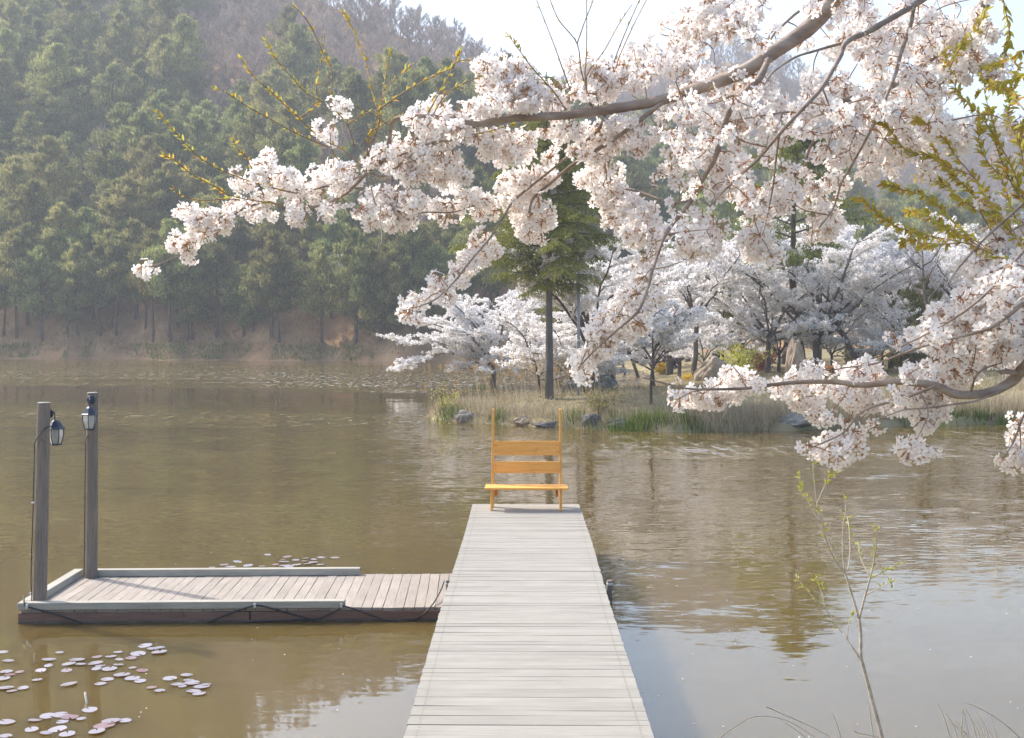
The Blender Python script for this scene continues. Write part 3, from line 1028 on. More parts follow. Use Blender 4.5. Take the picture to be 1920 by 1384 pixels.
# submerged stick standing out of the water
sp = P(158, 1318, 1.0); v = sp - CAM; sp = CAM + v * (CAM.z / -v.z)
bb = B(); tube(bb, catmull([(-.05, .25, -.06), (-.03, .12, .02), (-.02, .08, .05), (.02, 0, .012), (.05, -.05, -.05)], 4), .012, 6)
tag(bb.obj('driftwood_stick', M['rail'], None, True, sp), 'thin broken stick poking out of the water among the lily pads', 'stick')
sp = P(64, 1243, 1.0); v = sp - CAM; sp = CAM + v * (CAM.z / -v.z)
bb = B(); tube(bb, [(0, 0, -.1), (.005, 0, .08)], .006, 6)
tag(bb.obj('pale_reed_stub', M['dry'], None, True, sp), 'short pale reed stub upright among the lily pads at far left', 'reed')

# ------------------------------------------------------------------ tree builders (each returns meshes in local space, base at origin)
def limb_curve(p0, d0, d1, L, n, rng, wig=.06):
    """curve that starts along d0 and bends to d1"""
    d0 = nrm(np.array(d0, float)); d1 = nrm(np.array(d1, float))
    pts = [np.array(p0, float)]
    for k in range(n):
        t = (k + .5) / n
        d = nrm(d0 * (1 - t) + d1 * t + rng.normal(size=3) * wig)
        pts.append(pts[-1] + d * L / n)
    return np.array(pts)


def along(pts, t):
    k = np.clip(t * (len(pts) - 1), 0, len(pts) - 1 - 1e-6)
    i = int(k)
    return pts[i] + (pts[i + 1] - pts[i]) * (k - i), nrm(pts[i + 1] - pts[i])


def cherry_meshes(seed, H, spread, bias=(0, 0), nl=5, trunk=.28, lean=(0, 0), r0=.14, puff=.085, dense=1.0, low=False, fine=1.7, ends=()):
    """trunk mesh, blossom mesh: limbs arch out into flat sprays, blossom clumps sit along the twigs"""
    r = np.random.default_rng(seed)
    wood = B(); bl = B()
    top = np.array([lean[0] * H * trunk, lean[1] * H * trunk, H * trunk])
    tr = limb_curve((0, 0, -.15), (lean[0] * .6, lean[1] * .6, 1), (lean[0] * 1.3, lean[1] * 1.3, 1), np.linalg.norm(top) + .15, 5, r, .07)
    tube(wood, tr, np.linspace(r0 * 1.25, r0 * .85, len(tr)) * (1 + .06 * r.normal(size=len(tr))), 8)
    cen = []
    a0 = r.uniform(0, 6.28)
    ends = list(ends)
    bias = np.array([bias[0], bias[1], 0.0])
    for k in range(nl + len(ends)):
        a = a0 + k * 2 * math.pi / nl + r.normal() * .3
        out = np.array([math.cos(a), math.sin(a), 0])
        m = 1 + np.dot(out, bias)
        L = spread * max(.45, m) * r.uniform(.85, 1.15)
        lo_ = low and k % 2 == 0
        el = r.uniform(.6, 1.5) if not lo_ else r.uniform(.1, .7)
        hgt = H * (1 - trunk)
        d0 = out * .55 + np.array([0, 0, 1.0]) * el + bias * .25
        up = (hgt / L) * r.uniform(.35, 1.0) * (0.4 if lo_ else 1)
        d1 = out + np.array([0, 0, up * .5 - .05])
        Lc = math.hypot(L, hgt * (.7 if not lo_ else .3))
        p0, _ = along(tr, r.uniform(.72, 1.0))
        lb = limb_curve(p0, d0, d1, Lc, 9, r, .12)
        if k >= nl:                          # a limb with a given tip
            e_ = np.array(ends[k - nl], float); mid = (p0 + e_) / 2 + np.array([0, 0, .14 * np.linalg.norm(e_ - p0)])
            lb = catmull([p0, p0 * .6 + mid * .4 + r.normal(size=3) * .05, mid + r.normal(size=3) * .08, e_ * .6 + mid * .4 + r.normal(size=3) * .06, e_], 3)
        tube(wood, lb, np.linspace(r0 * .5, .014, len(lb)), 6, cap=False)
        ns = int(r.integers(7, 10))
        for s in range(ns):
            t = .25 + .75 * (s + r.uniform(0, .8)) / ns
            p, d = along(lb, min(t, .99))
            sd = nrm(np.cross(d, [0, 0, 1])) * (1 if s % 2 else -1)
            e0 = d * .5 + sd * r.uniform(.6, 1.1) + np.array([0, 0, r.uniform(-.05, .55)])
            e1 = d * .5 + sd * .7 + np.array([0, 0, r.uniform(-.28, .2)])
            Ls = spread * r.uniform(.28, .48) * (1.15 - .35 * t)
            sb = limb_curve(p, e0, e1, Ls, 5, r, .12)
            tube(wood, sb, np.linspace(.026, .008, len(sb)), 4, cap=False)
            for q in np.arange(.15, 1.01, .13 * puff / .085 / max(Ls, .3) / dense):
                cen.append(along(sb, min(q, .999))[0])
            nt_ = int(5 * dense)
            for w in range(nt_):
                q = .15 + .85 * (w + r.uniform(0, 1)) / nt_
                pp, dd = along(sb, min(q, .99))
                s2 = nrm(np.cross(dd, [0, 0, 1])) * (1 if w % 2 else -1)
                Lt = r.uniform(.35, .8) * spread / 3.2
                tw = limb_curve(pp, dd * .6 + s2 * r.uniform(.3, 1) + np.array([0, 0, r.uniform(-.2, .6)]), dd + s2 * .5 + np.array([0, 0, r.uniform(-.35, .25)]), Lt, 3, r, .1)
                tube(wood, tw, np.linspace(.009, .004, len(tw)), 3, cap=False)
                for q2 in np.arange(.1, 1.01, .12 * puff / .085 / max(Lt, .2) / dense):
                    cen.append(along(tw, min(q2, .999))[0])
    cen = np.array(cen) + r.normal(size=(len(cen), 3)) * .03
    cen = cen[r.random(len(cen)) < .93]
    k = int(9 * fine)
    c2 = np.repeat(cen, k, 0)
    off = rand_unit(r, len(c2)) * (puff * np.repeat(r.uniform(.6, 1.5, len(cen)), k))[:, None] * r.uniform(.45, 1, (len(c2), 1))
    quads(bl, c2 + off, off + r.normal(size=off.shape) * puff * .6, r.uniform(.34, .62, len(c2)) * puff / math.sqrt(fine), r)
    return wood, bl


def pine_meshes(seed, H, base, spread, nl=22, pads=3, per=46, nl_len=.34, nw=.12, round_=.5, r0=.16, flat=.42):
    r = np.random.default_rng(seed)
    wood = B(); fo = B()
    ln = r.normal(size=2) * .05
    tr = limb_curve((0, 0, -.4), (ln[0], ln[1], 1), (-ln[0] * 1.2, -ln[1], 1), H * .97, 9, r, .05)
    tube(wood, tr, np.linspace(r0 * 1.2, r0 * .15, len(tr)), 7)
    C_, D_ = [], []
    for k in range(nl):
        t = base + (1 - base) * ((k + r.uniform(0, 1)) / nl)
        f = (t - base) / (1 - base)
        p, _ = along(tr, min(t, .985))
        a = k * 2.4 + r.normal() * .4
        out = np.array([math.cos(a), math.sin(a), 0])
        prof = (math.sin(math.pi * min(1, .18 + f * .86)) ** .8 * (1 - round_ * .4 * f)) if round_ > .1 else (1 - f) ** .85 + .06
        L = spread * prof * r.uniform(.7, 1.2)
        lb = limb_curve(p, out + np.array([0, 0, .15 + .5 * f]), out + np.array([0, 0, r.uniform(-.1, .35)]), max(L, .3), 4, r, .1)
        tube(wood, lb, np.linspace(r0 * .28 * (1 - .6 * f), .015, len(lb)), 4, cap=False)
        for q in range(pads):
            pp, dd = along(lb, .35 + .65 * (q + r.uniform(0, .6)) / pads if q < pads - 1 else .98)
            pr = spread * r.uniform(.20, .34) * (1 - .35 * f)
            e = rand_unit(r, per) * r.uniform(.25, 1, (per, 1)) ** .6
            e[:, 2] = e[:, 2] * flat + .08
            C_.append(pp + e * pr); D_.append(e * .6 + np.array([0, 0, .75]) + r.normal(size=e.shape) * .45 + out * .3)
    C_ = np.concatenate(C_); D_ = np.concatenate(D_)
    spikes(fo, C_ - nrm(D_) * nl_len * .3, D_, r.uniform(.7, 1.3, len(C_)) * nl_len, r.uniform(.7, 1.3, len(C_)) * nw, r)
    return wood, fo


def bare_meshes(seed, H, spread, ntw=260, r0=.10, tw=.035, slender=True):
    r = np.random.default_rng(seed)
    wood = B(); tg = B()
    tr = limb_curve((0, 0, -.3), (r.normal() * .08, r.normal() * .08, 1), (r.normal() * .12, r.normal() * .12, 1), H * .75, 6, r, .06)
    tube(wood, tr, np.linspace(r0, r0 * .25, len(tr)), 5)
    Cn, Dn, Ln = [], [], []
    nl = 12
    for k in range(nl):
        t = .28 + .7 * (k + r.uniform(0, 1)) / nl
        p, _ = along(tr, min(t, .98))
        a = k * 2.4 + r.normal() * .4
        out = np.array([math.cos(a), math.sin(a), 0])
        L = spread * (1.1 - .55 * t) * r.uniform(.7, 1.2)
        lb = limb_curve(p, out + np.array([0, 0, .7]), out * .6 + np.array([0, 0, 1.1]), L, 4, r, .1)
        tube(wood, lb, np.linspace(r0 * .35, .014, len(lb)), 3, cap=False)
        for w in range(ntw // nl):
            pp, dd = along(lb, r.uniform(.2, .99))
            Cn.append(pp + r.normal(size=3) * .12); Dn.append(dd + r.normal(size=3) * .55 + np.array([0, 0, .45])); Ln.append(r.uniform(.5, 1.3) * H / 8)
    spikes(tg, np.array(Cn), np.array(Dn), np.array(Ln), tw, r)
    return wood, tg


def fir_meshes(seed, H, base, spread, r0=.18):
    r = np.random.default_rng(seed)
    wood = B(); fo = B()
    tr = limb_curve((0, 0, -.2), (.0, 0, 1), (-.02, 0, 1), H, 8, r, .012)
    tube(wood, tr, np.linspace(r0, r0 * .12, len(tr)), 10)
    C_, D_ = [], []
    nl = 92
    for k in range(nl):
        f = (k + r.uniform(0, .8)) / nl
        t = base + (1 - base) * f
        p, _ = along(tr, min(t, .985))
        a = k * 2.4 + r.normal() * .3
        out = np.array([math.cos(a), math.sin(a), 0])
        L = spread * ((1 - f) ** .7 * .95 + .08) * r.uniform(.55, 1.2) * (.45 + .55 * min(1, f / .16))
        lb = limb_curve(p, out + np.array([0, 0, .25]), out + np.array([0, 0, r.uniform(-.55, -.1)]), L, 6, r, .09)
        tube(wood, lb, np.linspace(.035 * (1 - .5 * f), .008, len(lb)), 4, cap=False)
        side = nrm(np.cross(out, [0, 0, 1]))
        for q in np.arange(.12, 1.0, .06 / max(L, .4) * 1.2):
            pp, dd = along(lb, q)
            for s in (-1, 1):
                ls = r.uniform(.25, .6) * (1.05 - .6 * q) + .12
                m = int(6 + ls * 16)
                w = r.uniform(0, 1, (m, 1))
                base_ = pp + side * s * ls * w + dd * ls * .5 * w
                base_[:, 2] -= (w[:, 0] * ls) ** 1.2 * .8
                C_.append(base_ + r.normal(size=base_.shape) * .02)
                D_.append(np.tile(side * s * .5 + dd * .5 + np.array([0, 0, -.9]), (m, 1)) + r.normal(size=(m, 3)) * .5)
    C_ = np.concatenate(C_); D_ = np.concatenate(D_)
    spikes(fo, C_, D_, r.uniform(.10, .19, len(C_)), r.uniform(.022, .042, len(C_)), r)
    return wood, fo


def place_tree(name, label, cat, meshes, mats, loc, rz=0, sc=1.0, group=None, parts=('trunk', 'crown')):
    root = thing(name, label, cat, loc, rz, group)
    root.scale = (sc, sc, sc)
    for pn, me in zip(parts, meshes):
        o = bpy.data.objects.new(pn, me); C.objects.link(o); o.parent = root
    return root


# ------------------------------------------------------------------ forest on the far hillside
def two(name, w, f, mw, mf):
    """one mesh with trunk and foliage for trees too far away to show their parts"""
    bb = B(); bb.v = w.v + f.v; bb.n = w.n + f.n
    bb.f = [(a, 0) for a, _ in w.f] + [(a + w.n, 1) for a, _ in f.f]
    return bb.mesh(name, [mw, mf])


pine_v = []
for s_, (H_, base_, sp_, rd) in enumerate([(12, .36, 3.3, .5), (11, .30, 3.2, .5), (13, .40, 3.5, .6), (9.5, .24, 3.2, .4), (11, .16, 2.9, .25), (8.5, .20, 3.2, .5)]):
    w, f_ = pine_meshes(40 + s_, H_, base_, sp_, 22, 3, 80, .46, .15, rd, .17, .78)
    pine_v.append((w.mesh('trunk', M['bark_pine'], True), f_.mesh('crown', M['pine']), two('pine_tree', w, f_, M['bark_pine'], M['pine'])))
bare_v = []
for s_ in range(5):
    w, f_ = bare_meshes(60 + s_, 8.5, 3.0, 640, .10, .065)
    bare_v.append((w.mesh('trunk', M['bare']), f_.mesh('crown', M['bare']), two('bare_tree', w, f_, M['bare'], M['bare'])))

fr = np.random.default_rng(21)
# the front row along the shore: trees whose trunks stand apart
row = []
for k in range(66):
    u = -.47 + .455 * (k + fr.uniform(-.3, .3)) / 66
    s = float(shore(np.array(u)))
    dd = s + 2.2 + fr.uniform(0, 1) ** 1.5 * 15
    row.append((u, dd))
for k, (u, dd) in enumerate(row):
    x_, y_ = u * dd, dd
    z_ = float(hill_z(x_, y_))
    v_ = int(fr.integers(0, 6)) if u > -.27 else int(fr.choice([0, 2, 2, 1]))
    pxx = 984 + u * F
    near_what = ('at the left edge of the photo' if pxx < 120 else 'behind the lamp posts' if pxx < 260 else 'left of the hanging blossom tip' if pxx < 420 else 'below the hanging blossom branch' if pxx < 640 else 'just left of the blossoming peninsula')
    place_tree('pine_tree', 'shore pine with bare lower trunk across the pond, ' + near_what, 'pine tree', pine_v[v_][:2], None, (x_, y_, z_), fr.uniform(0, 6.28), fr.uniform(.72, 1.08), 'pines along the far shore ' + near_what)

pts = []
for yy in np.arange(126, 470, 4.9):
    for xx in np.arange(-.62 * yy, .58 * yy, 5.2):
        pts.append((xx + fr.uniform(-1.7, 1.7), yy + fr.uniform(-1.6, 1.6)))
pts = np.array(pts)
uu = pts[:, 0] / pts[:, 1]
Rr, _ = ridge(uu)
sh = shore(uu)
tt = (pts[:, 1] - sh) / (Rr - sh)
keep = (tt > .075) & (tt < 1.06) & ~((uu > .02) & (pts[:, 1] < 140))
pts, uu, tt = pts[keep], uu[keep], tt[keep]
mixn = fbm(pts[:, 0] * .022, pts[:, 1] * .022, 17, 3)
lim = np.interp(uu, [-.6, -.3, -.16, -.09, -.02, .1, .6], [1.25, 1.1, .80, .48, .42, .5, .7])
is_bare = (mixn > .20 + .25 * sstep(-.20, -.27, uu)) | (tt + .16 * mixn > lim)
for (pu, pt, ru, rt) in ((-.235, .52, .030, .22), (-.125, .50, .026, .16), (-.165, .20, .022, .06), (-.35, .60, .02, .08)):
    is_bare |= (((uu - pu) / ru) ** 2 + ((tt - pt) / rt) ** 2 < 1) & (fr.random(len(pts)) < .92)
is_bare |= fr.random(len(pts)) < .08
zz = hill_z(pts[:, 0], pts[:, 1])
# only what the photo can see or could see from a step aside: drop trees far outside the frame
vis = (uu > -.50) & (uu < .50)
pts, uu, tt, is_bare, zz = pts[vis], uu[vis], tt[vis], is_bare[vis], zz[vis]
steep = np.argsort(pts[:, 1] + 60 * (uu > .0))          # nearest show largest
cnt = {True: 0, False: 0}
rest = []
for k in steep:
    bb_ = bool(is_bare[k])
    sc = fr.uniform(.80, 1.35) * (1.0 if not bb_ else 1.0)
    rz = fr.uniform(0, 6.28)
    if cnt[bb_] < (250 if not bb_ else 200):
        cnt[bb_] += 1
        vi = int(fr.integers(0, len(bare_v) if bb_ else len(pine_v)))
        me = (bare_v if bb_ else pine_v)[vi][2]
        o = link('bare_tree' if bb_ else 'pine_tree', me, None, (pts[k, 0], pts[k, 1], zz[k] - .3), (0, 0, rz), sc)
        side_ = 'left of the blossoms' if uu[k] < -.14 else 'behind the blossoms'
        pxx = 984 + uu[k] * F
        pyy = 622 - (zz[k] + 6 - 2.9) / pts[k, 1] * F
        col_ = next(t_ for lim_, t_ in ((90, 'at the left edge'), (200, 'above the lamp posts'), (330, 'left of the blossom tip'), (450, 'above the blossom tip'), (560, 'behind the left leafy shoots'), (680, 'behind the left blossom bough'), (900, 'behind the drooping bough'), (1250, 'behind the fir and sky shoots'), (9999, 'behind the right-hand blossom')) if pxx < lim_)
        row_ = 'low on' if pyy > 480 else 'halfway up' if pyy > 360 else 'high on'
        wh_ = row_ + ' the hillside ' + col_
        if bb_:
            tag(o, 'leafless grey-brown tree ' + wh_, 'tree', 'bare trees ' + wh_)
        else:
            tag(o, 'dense green pine ' + wh_, 'pine tree', 'pines ' + wh_)
    else:
        rest.append((pts[k, 0], pts[k, 1], zz[k] - .3, rz, sc, (len(pine_v) if bb_ else 0) + int(fr.integers(0, len(bare_v) if bb_ else len(pine_v)))))
rest = np.array(rest)

# the remaining trees: one object, instanced on points
src = []
for o_me in [v_[2] for v_ in pine_v] + [v_[2] for v_ in bare_v]:
    src.append(next(o for o in C.objects if o.type == 'MESH' and o.data == o_me))
me = bpy.data.meshes.new('distant_wood')
me.vertices.add(len(rest))
me.vertices.foreach_set('co', rest[:, :3].astype(np.float32).ravel())
for nm, tp, col in (('rz', 'FLOAT', 3), ('sc', 'FLOAT', 4), ('vi', 'INT', 5)):
    at = me.attributes.new(nm, tp, 'POINT')
    at.data.foreach_set('value', rest[:, col].astype(np.int32 if tp == 'INT' else np.float32))
wood_o = tag(link('distant_wood', me), 'far wood of pines and bare trees covering the upper hillside', 'wood', kind='stuff')
ng = bpy.data.node_groups.new('wood_instances', 'GeometryNodeTree')
ng.interface.new_socket('Geometry', in_out='INPUT', socket_type='NodeSocketGeometry')
ng.interface.new_socket('Geometry', in_out='OUTPUT', socket_type='NodeSocketGeometry')
gi = ng.nodes.new('NodeGroupInput'); go = ng.nodes.new('NodeGroupOutput')
jn = ng.nodes.new('GeometryNodeJoinGeometry')


def gattr(nm, tp):
    n_ = ng.nodes.new('GeometryNodeInputNamedAttribute'); n_.data_type = tp; n_.inputs['Name'].default_value = nm
    return n_.outputs['Attribute']


a_rz, a_sc, a_vi = gattr('rz', 'FLOAT'), gattr('sc', 'FLOAT'), gattr('vi', 'INT')
cx = ng.nodes.new('ShaderNodeCombineXYZ'); ng.links.new(a_rz, cx.inputs[2])
for k, so in enumerate(src):
    oi = ng.nodes.new('GeometryNodeObjectInfo'); oi.inputs['Object'].default_value = so; oi.inputs['As Instance'].default_value = True
    cmp_ = ng.nodes.new('FunctionNodeCompare'); cmp_.data_type = 'INT'; cmp_.operation = 'EQUAL'
    ints = [s_ for s_ in cmp_.inputs if s_.type == 'INT']
    ng.links.new(a_vi, ints[0]); ints[1].default_value = k
    ip = ng.nodes.new('GeometryNodeInstanceOnPoints')
    ng.links.new(gi.outputs[0], ip.inputs['Points']); ng.links.new(cmp_.outputs[0], ip.inputs['Selection'])
    ng.links.new(oi.outputs['Geometry'], ip.inputs['Instance'])
    ng.links.new(cx.outputs[0], ip.inputs['Rotation']); ng.links.new(a_sc, ip.inputs['Scale'])
    ng.links.new(ip.outputs[0], jn.inputs[0])
ng.links.new(jn.outputs[0], go.inputs[0])
mod = wood_o.modifiers.new('wood', 'NODES'); mod.node_group = ng

# utility pole on the far slope
u = (637 - 984) / F
pole = thing('utility_pole', 'slim concrete utility pole among the pines on the far slope', 'pole', (u * 160, 160, float(hill_z(u * 160, 160.0)) - .2))
bb = B(); tube(bb, [(0, 0, 0), (0, 0, 13.5)], [.17, .11], 8); bb.obj('shaft', M['steel'], pole)
bb = B(); cbox(bb, -.8, .8, -.05, .05, 12.9, 13.0, .01); bb.obj('crossarm', M['steel'], pole)

# shore grass across the pond
n = 7000
u = fr.uniform(-.46, .01, n); yy = shore(u) + fr.uniform(-.7, 1.6, n)
xx = u * yy
sel = vnoise(xx * .30, yy * .1, 8) + .5 * vnoise(xx * 1.1, yy * .3, 9) > .05
xx, yy = xx[sel], yy[sel]
bb = B()
spikes(bb, np.stack([xx, yy, np.maximum(hill_z(xx, yy), -.05)], -1), np.stack([fr.normal(size=len(xx)) * .3, fr.normal(size=len(xx)) * .3, np.ones(len(xx))], -1), fr.uniform(.12, .62, len(xx)), .07, fr)
tag(bb.obj('shore_grass', M['grass']), 'thin strip of fresh green grass along the far waterline', 'grass', kind='stuff')
n = 22000
u = fr.uniform(-.47, .05, n); yy = shore(u) + fr.uniform(.4, 16, n) ** 1.0
xx = u * yy
bb = B()
spikes(bb, np.stack([xx, yy, hill_z(xx, yy)], -1), np.stack([fr.normal(size=n) * .8, fr.normal(size=n) * .8, np.ones(n)], -1), fr.uniform(.15, .7, n), fr.uniform(.04, .14, n), fr)
tag(bb.obj('undergrowth', M['plume']), 'brown scrub and fallen twigs under the shore pines', 'undergrowth', kind='stuff')

# ------------------------------------------------------------------ peninsula: trees
def cherry(name_label, base, seed, H, spread, **kw):
    w, f_ = cherry_meshes(seed, H, spread, **kw)
    loc = Vector(base) - Vector((0, 0, .05))
    return place_tree('cherry_tree', name_label, 'cherry tree', (w.mesh('trunk', M['bark_dark'], True), f_.mesh('blossom', M['blossom'])), None, loc, 0, 1, 'blossoming cherry trees on the peninsula', ('trunk', 'blossom'))


cherry('white cherry tree reaching far left over the water at the peninsula tip', hit(925, 742), 501, 7.2, 3.6, bias=(-.3, 0), nl=6, ends=[(-5.1, .3, 2.9), (-4.8, -.5, 1.6), (-3.5, .8, 3.9), (-2.4, .2, 5.2), (-2.9, -.9, 2.9), (-1.0, -1.3, 1.5), (1.3, -1.0, 1.6), (-1.6, 1.2, 4.6), (.9, .4, 4.8)], r0=.15, low=True, trunk=.26, fine=2.2, dense=1.35)
cherry('cherry tree behind the dark boulder with trunk beside the grey metal pole', hit(1108, 738), 502, 7.1, 2.84, nl=8, r0=0.136, trunk=.30, fine=2.0, dense=1.2)
cherry('small young cherry tree with thin straight trunk nearest the water', hit(1220, 758), 503, 4.3, 1.21, nl=7, r0=0.040, trunk=.42, puff=.075)
cherry('cherry tree whose brown trunk leans left behind the grassy bank', hit(1200, 722), 504, 8.1, 2.73, nl=7, lean=(-.30, 0), r0=0.104, trunk=.36)
cherry('slender pale-trunked cherry tree with a curved foot, left of the leaning one', hit(1172, 716), 505, 7.6, 2.31, nl=7, lean=(-.12, .1), r0=0.072, trunk=.36)
cherry('cherry tree with dark forked trunk beside the yellow shrub', hit(1258, 702), 506, 8.1, 2.73, nl=7, r0=0.104, trunk=.38, lean=(.05, 0))
cherry('tall cherry tree just left of the tan boulder', hit(1302, 708), 507, 8.8, 2.94, nl=8, r0=0.112, trunk=.36)
cherry('cherry tree with thin upright stems behind the tan boulder', hit(1335, 690), 508, 8.5, 2.73, nl=7, r0=0.088, trunk=.4, lean=(.05, 0))
cherry('cherry tree left of the standing stone with low blossom sprays', hit(1440, 700), 509, 7.6, 3.04, nl=8, r0=0.120, trunk=.26, low=True)
cherry('big cherry tree with a dark Y-shaped trunk right of the standing stone', hit(1530, 702), 510, 9.0, 4.20, nl=9, r0=0.176, trunk=.20, bias=(-.15, 0), fine=2.0, dense=1.2)
cherry('cherry tree with a strongly left-leaning dark trunk above the blossom branch', hit(1625, 704), 511, 8.3, 3.57, nl=8, lean=(-.75, 0), r0=0.136, trunk=.36)
cherry('upright dark-trunked cherry tree right of the leaning one', hit(1670, 694), 512, 9.0, 3.36, nl=8, r0=0.128, trunk=.40)
cherry('cherry tree in front of the dark pavilion, left trunk', hit(1795, 700), 513, 7.6, 2.94, nl=7, r0=0.112, trunk=.42)
cherry('cherry tree in front of the dark pavilion, right trunk', hit(1885, 700), 514, 8.1, 3.15, nl=7, r0=0.112, trunk=.42)

# a second rank further back shares three builds
ranks = [cherry_meshes(530 + k, 7.6, 3.6, nl=8, r0=.15, trunk=.32, puff=.11, dense=1.0) for k in range(3)]
ranks = [(w.mesh('trunk', M['bark_dark'], True), f_.mesh('blossom', M['blossom'])) for w, f_ in ranks]
for k, (px, dd) in enumerate([(1130, 118), (1195, 100), (1255, 74), (1290, 92), (1345, 72), (1390, 84), (1420, 68), (1475, 78), (1535, 70), (1590, 82), (1640, 72), (1700, 80), (1745, 68), (1805, 84), (1870, 78), (1920, 66)]):
    p = on_pen(px, dd)
    place_tree('cherry_tree', 'cherry tree in the back rank of white blossom behind the peninsula trees', 'cherry tree', ranks[k % 3], None, p, k * 1.9, fr.uniform(.95, 1.3), 'back rank of cherry trees', ('trunk', 'blossom'))
for k, (px, dd, sc) in enumerate([(664, 128, .75), (712, 124, .8), (655, 140, .8), (60, 190, .6)]):
    u = (px - 984) / F
    place_tree('cherry_tree', 'thin wild cherry tree in pale bloom among the far shore pines', 'cherry tree', ranks[k % 3], None, (u * dd, dd, float(hill_z(u * dd, float(dd)))), k * 1.3, sc, 'wild cherries among the far pines', ('trunk', 'blossom'))

lows = [cherry_meshes(560 + k, 4.8, 2.4, nl=7, r0=.08, trunk=.22, puff=.095, low=True) for k in range(2)]
lows = [(w.mesh('trunk', M['bark_dark'], True), f_.mesh('blossom', M['blossom'])) for w, f_ in lows]
for k, (px, dd) in enumerate([(1010, 52), (1075, 50), (1150, 55), (1225, 62), (1275, 64), (1320, 60), (1385, 62), (1460, 60), (1560, 60), (1655, 62), (1715, 58)]):
    place_tree('cherry_tree', 'low spreading cherry filling the gap between the taller peninsula trees', 'cherry tree', lows[k % 2], None, on_pen(px, dd) if float(pen_sd(P(px, 650, dd).x, float(dd))) > .5 else on_pen(px, 47), k * 2.3, fr.uniform(.85, 1.2), 'low cherries between the peninsula trees', ('trunk', 'blossom'))
# conifers on the peninsula
w, f_ = fir_meshes(71, 11.0, .35, 3.2, .155)
place_tree('fir_tree', 'tall dark fir with straight grey trunk on the peninsula behind the bench', 'fir tree', (w.mesh('trunk', M['bark_grey'], True), f_.mesh('crown', M['fir'])), None, hit(1030, 748))
w, f_ = pine_meshes(72, 7.8, .30, 3.3, 18, 4, 190, .15, .035, .5, .24)
place_tree('pine_tree', 'pine with thick dark trunk close behind the fir on the peninsula', 'pine tree', (w.mesh('trunk', M['bark_dark'], True), f_.mesh('crown', M['pine_near'])), None, hit(1047, 728) + Vector((0, .6, 0)), 2.1)
w, f_ = pine_meshes(73, 13.0, .38, 3.6, 26, 4, 230, .20, .05, .5, .22)
place_tree('pine_tree', 'tall bright green pine standing out above the cherries on the right', 'pine tree', (w.mesh('trunk', M['bark_pine'], True), f_.mesh('crown', M['pine_near'])), None, on_pen(1505, 60))
w, f_ = pine_meshes(74, 7.0, .3, 2.4, 20, 3, 150, .2, .05, .4, .15)
sm = (w.mesh('trunk', M['bark_pine'], True), f_.mesh('crown', M['pine_near']))
for k, (px, dd, sc, lb) in enumerate([(1735, 62, .75, 'small green pine low among the right-hand cherries'), (855, 121, 1.0, 'yellowish pine on the far shore behind the blossom over the water'), (1355, 66, .7, 'small green pine behind the tan boulder trees')]):
    p = on_pen(px, dd) if dd < 118 else Vector(((px - 984) / F * dd, dd, float(hill_z((px - 984) / F * dd, float(dd)))))
    place_tree('pine_tree', lb, 'pine tree', sm, None, p, k * 2., sc)
# leafless and budding trees
w, f_ = bare_meshes(81, 8.0, 2.4, 160, .12, .02)
sm = (w.mesh('trunk', M['bark_dark'], True), f_.mesh('crown', M['bark_dark']))
place_tree('bare_tree', 'dark leafless tree with upright limbs among the right-hand cherries', 'tree', sm, None, on_pen(1740, 50), .3, .95)
w, f_ = bare_meshes(82, 9, 3.2, 700, .12, .05)
sm = (w.mesh('trunk', M['bare']), f_.mesh('crown', M['bare_orange']))
for k, (px, dd) in enumerate([(1690, 104), (1745, 98), (1800, 108), (1860, 100)]):
    p = on_pen(px, dd)
    place_tree('budding_tree', 'orange-brown budding tree beyond the cherries on the right', 'tree', sm, None, p, k * 1.7, 1.15 + .1 * (k % 2), 'orange budding trees on the right')


# ------------------------------------------------------------------ peninsula: shrubs, rocks, pole, pavilion
def shrub(name, label, mat, loc, R, Hh, seed, n=900, s=.05, stems=9):
    r = np.random.default_rng(seed)
    root = thing(name, label, 'shrub', loc)
    wd = B(); fo = B(); tips = []
    for k in range(stems):
        a = r.uniform(0, 6.28); q = r.uniform(.3, 1)
        st_ = limb_curve((0, 0, -.05), (math.cos(a) * .4, math.sin(a) * .4, 1), (math.cos(a) * 1.2 * q, math.sin(a) * 1.2 * q, .5), Hh * r.uniform(.75, 1.15), 5, r, .12)
        tube(wd, st_, np.linspace(.012, .004, len(st_)), 4, cap=False)
        for w_ in range(n // stems):
            p_, d_ = along(st_, r.uniform(.25, .999)); tips.append(p_ + r.normal(size=3) * R * .22)
    tips = np.array(tips)
    tips[:, 2] = np.maximum(tips[:, 2], .03)
    quads(fo, tips, rand_unit(r, len(tips)), r.uniform(.5, 1, len(tips)) * s, r)
    wd.obj('stems', M['twig'], root); fo.obj('foliage', M[mat], root)
    return root


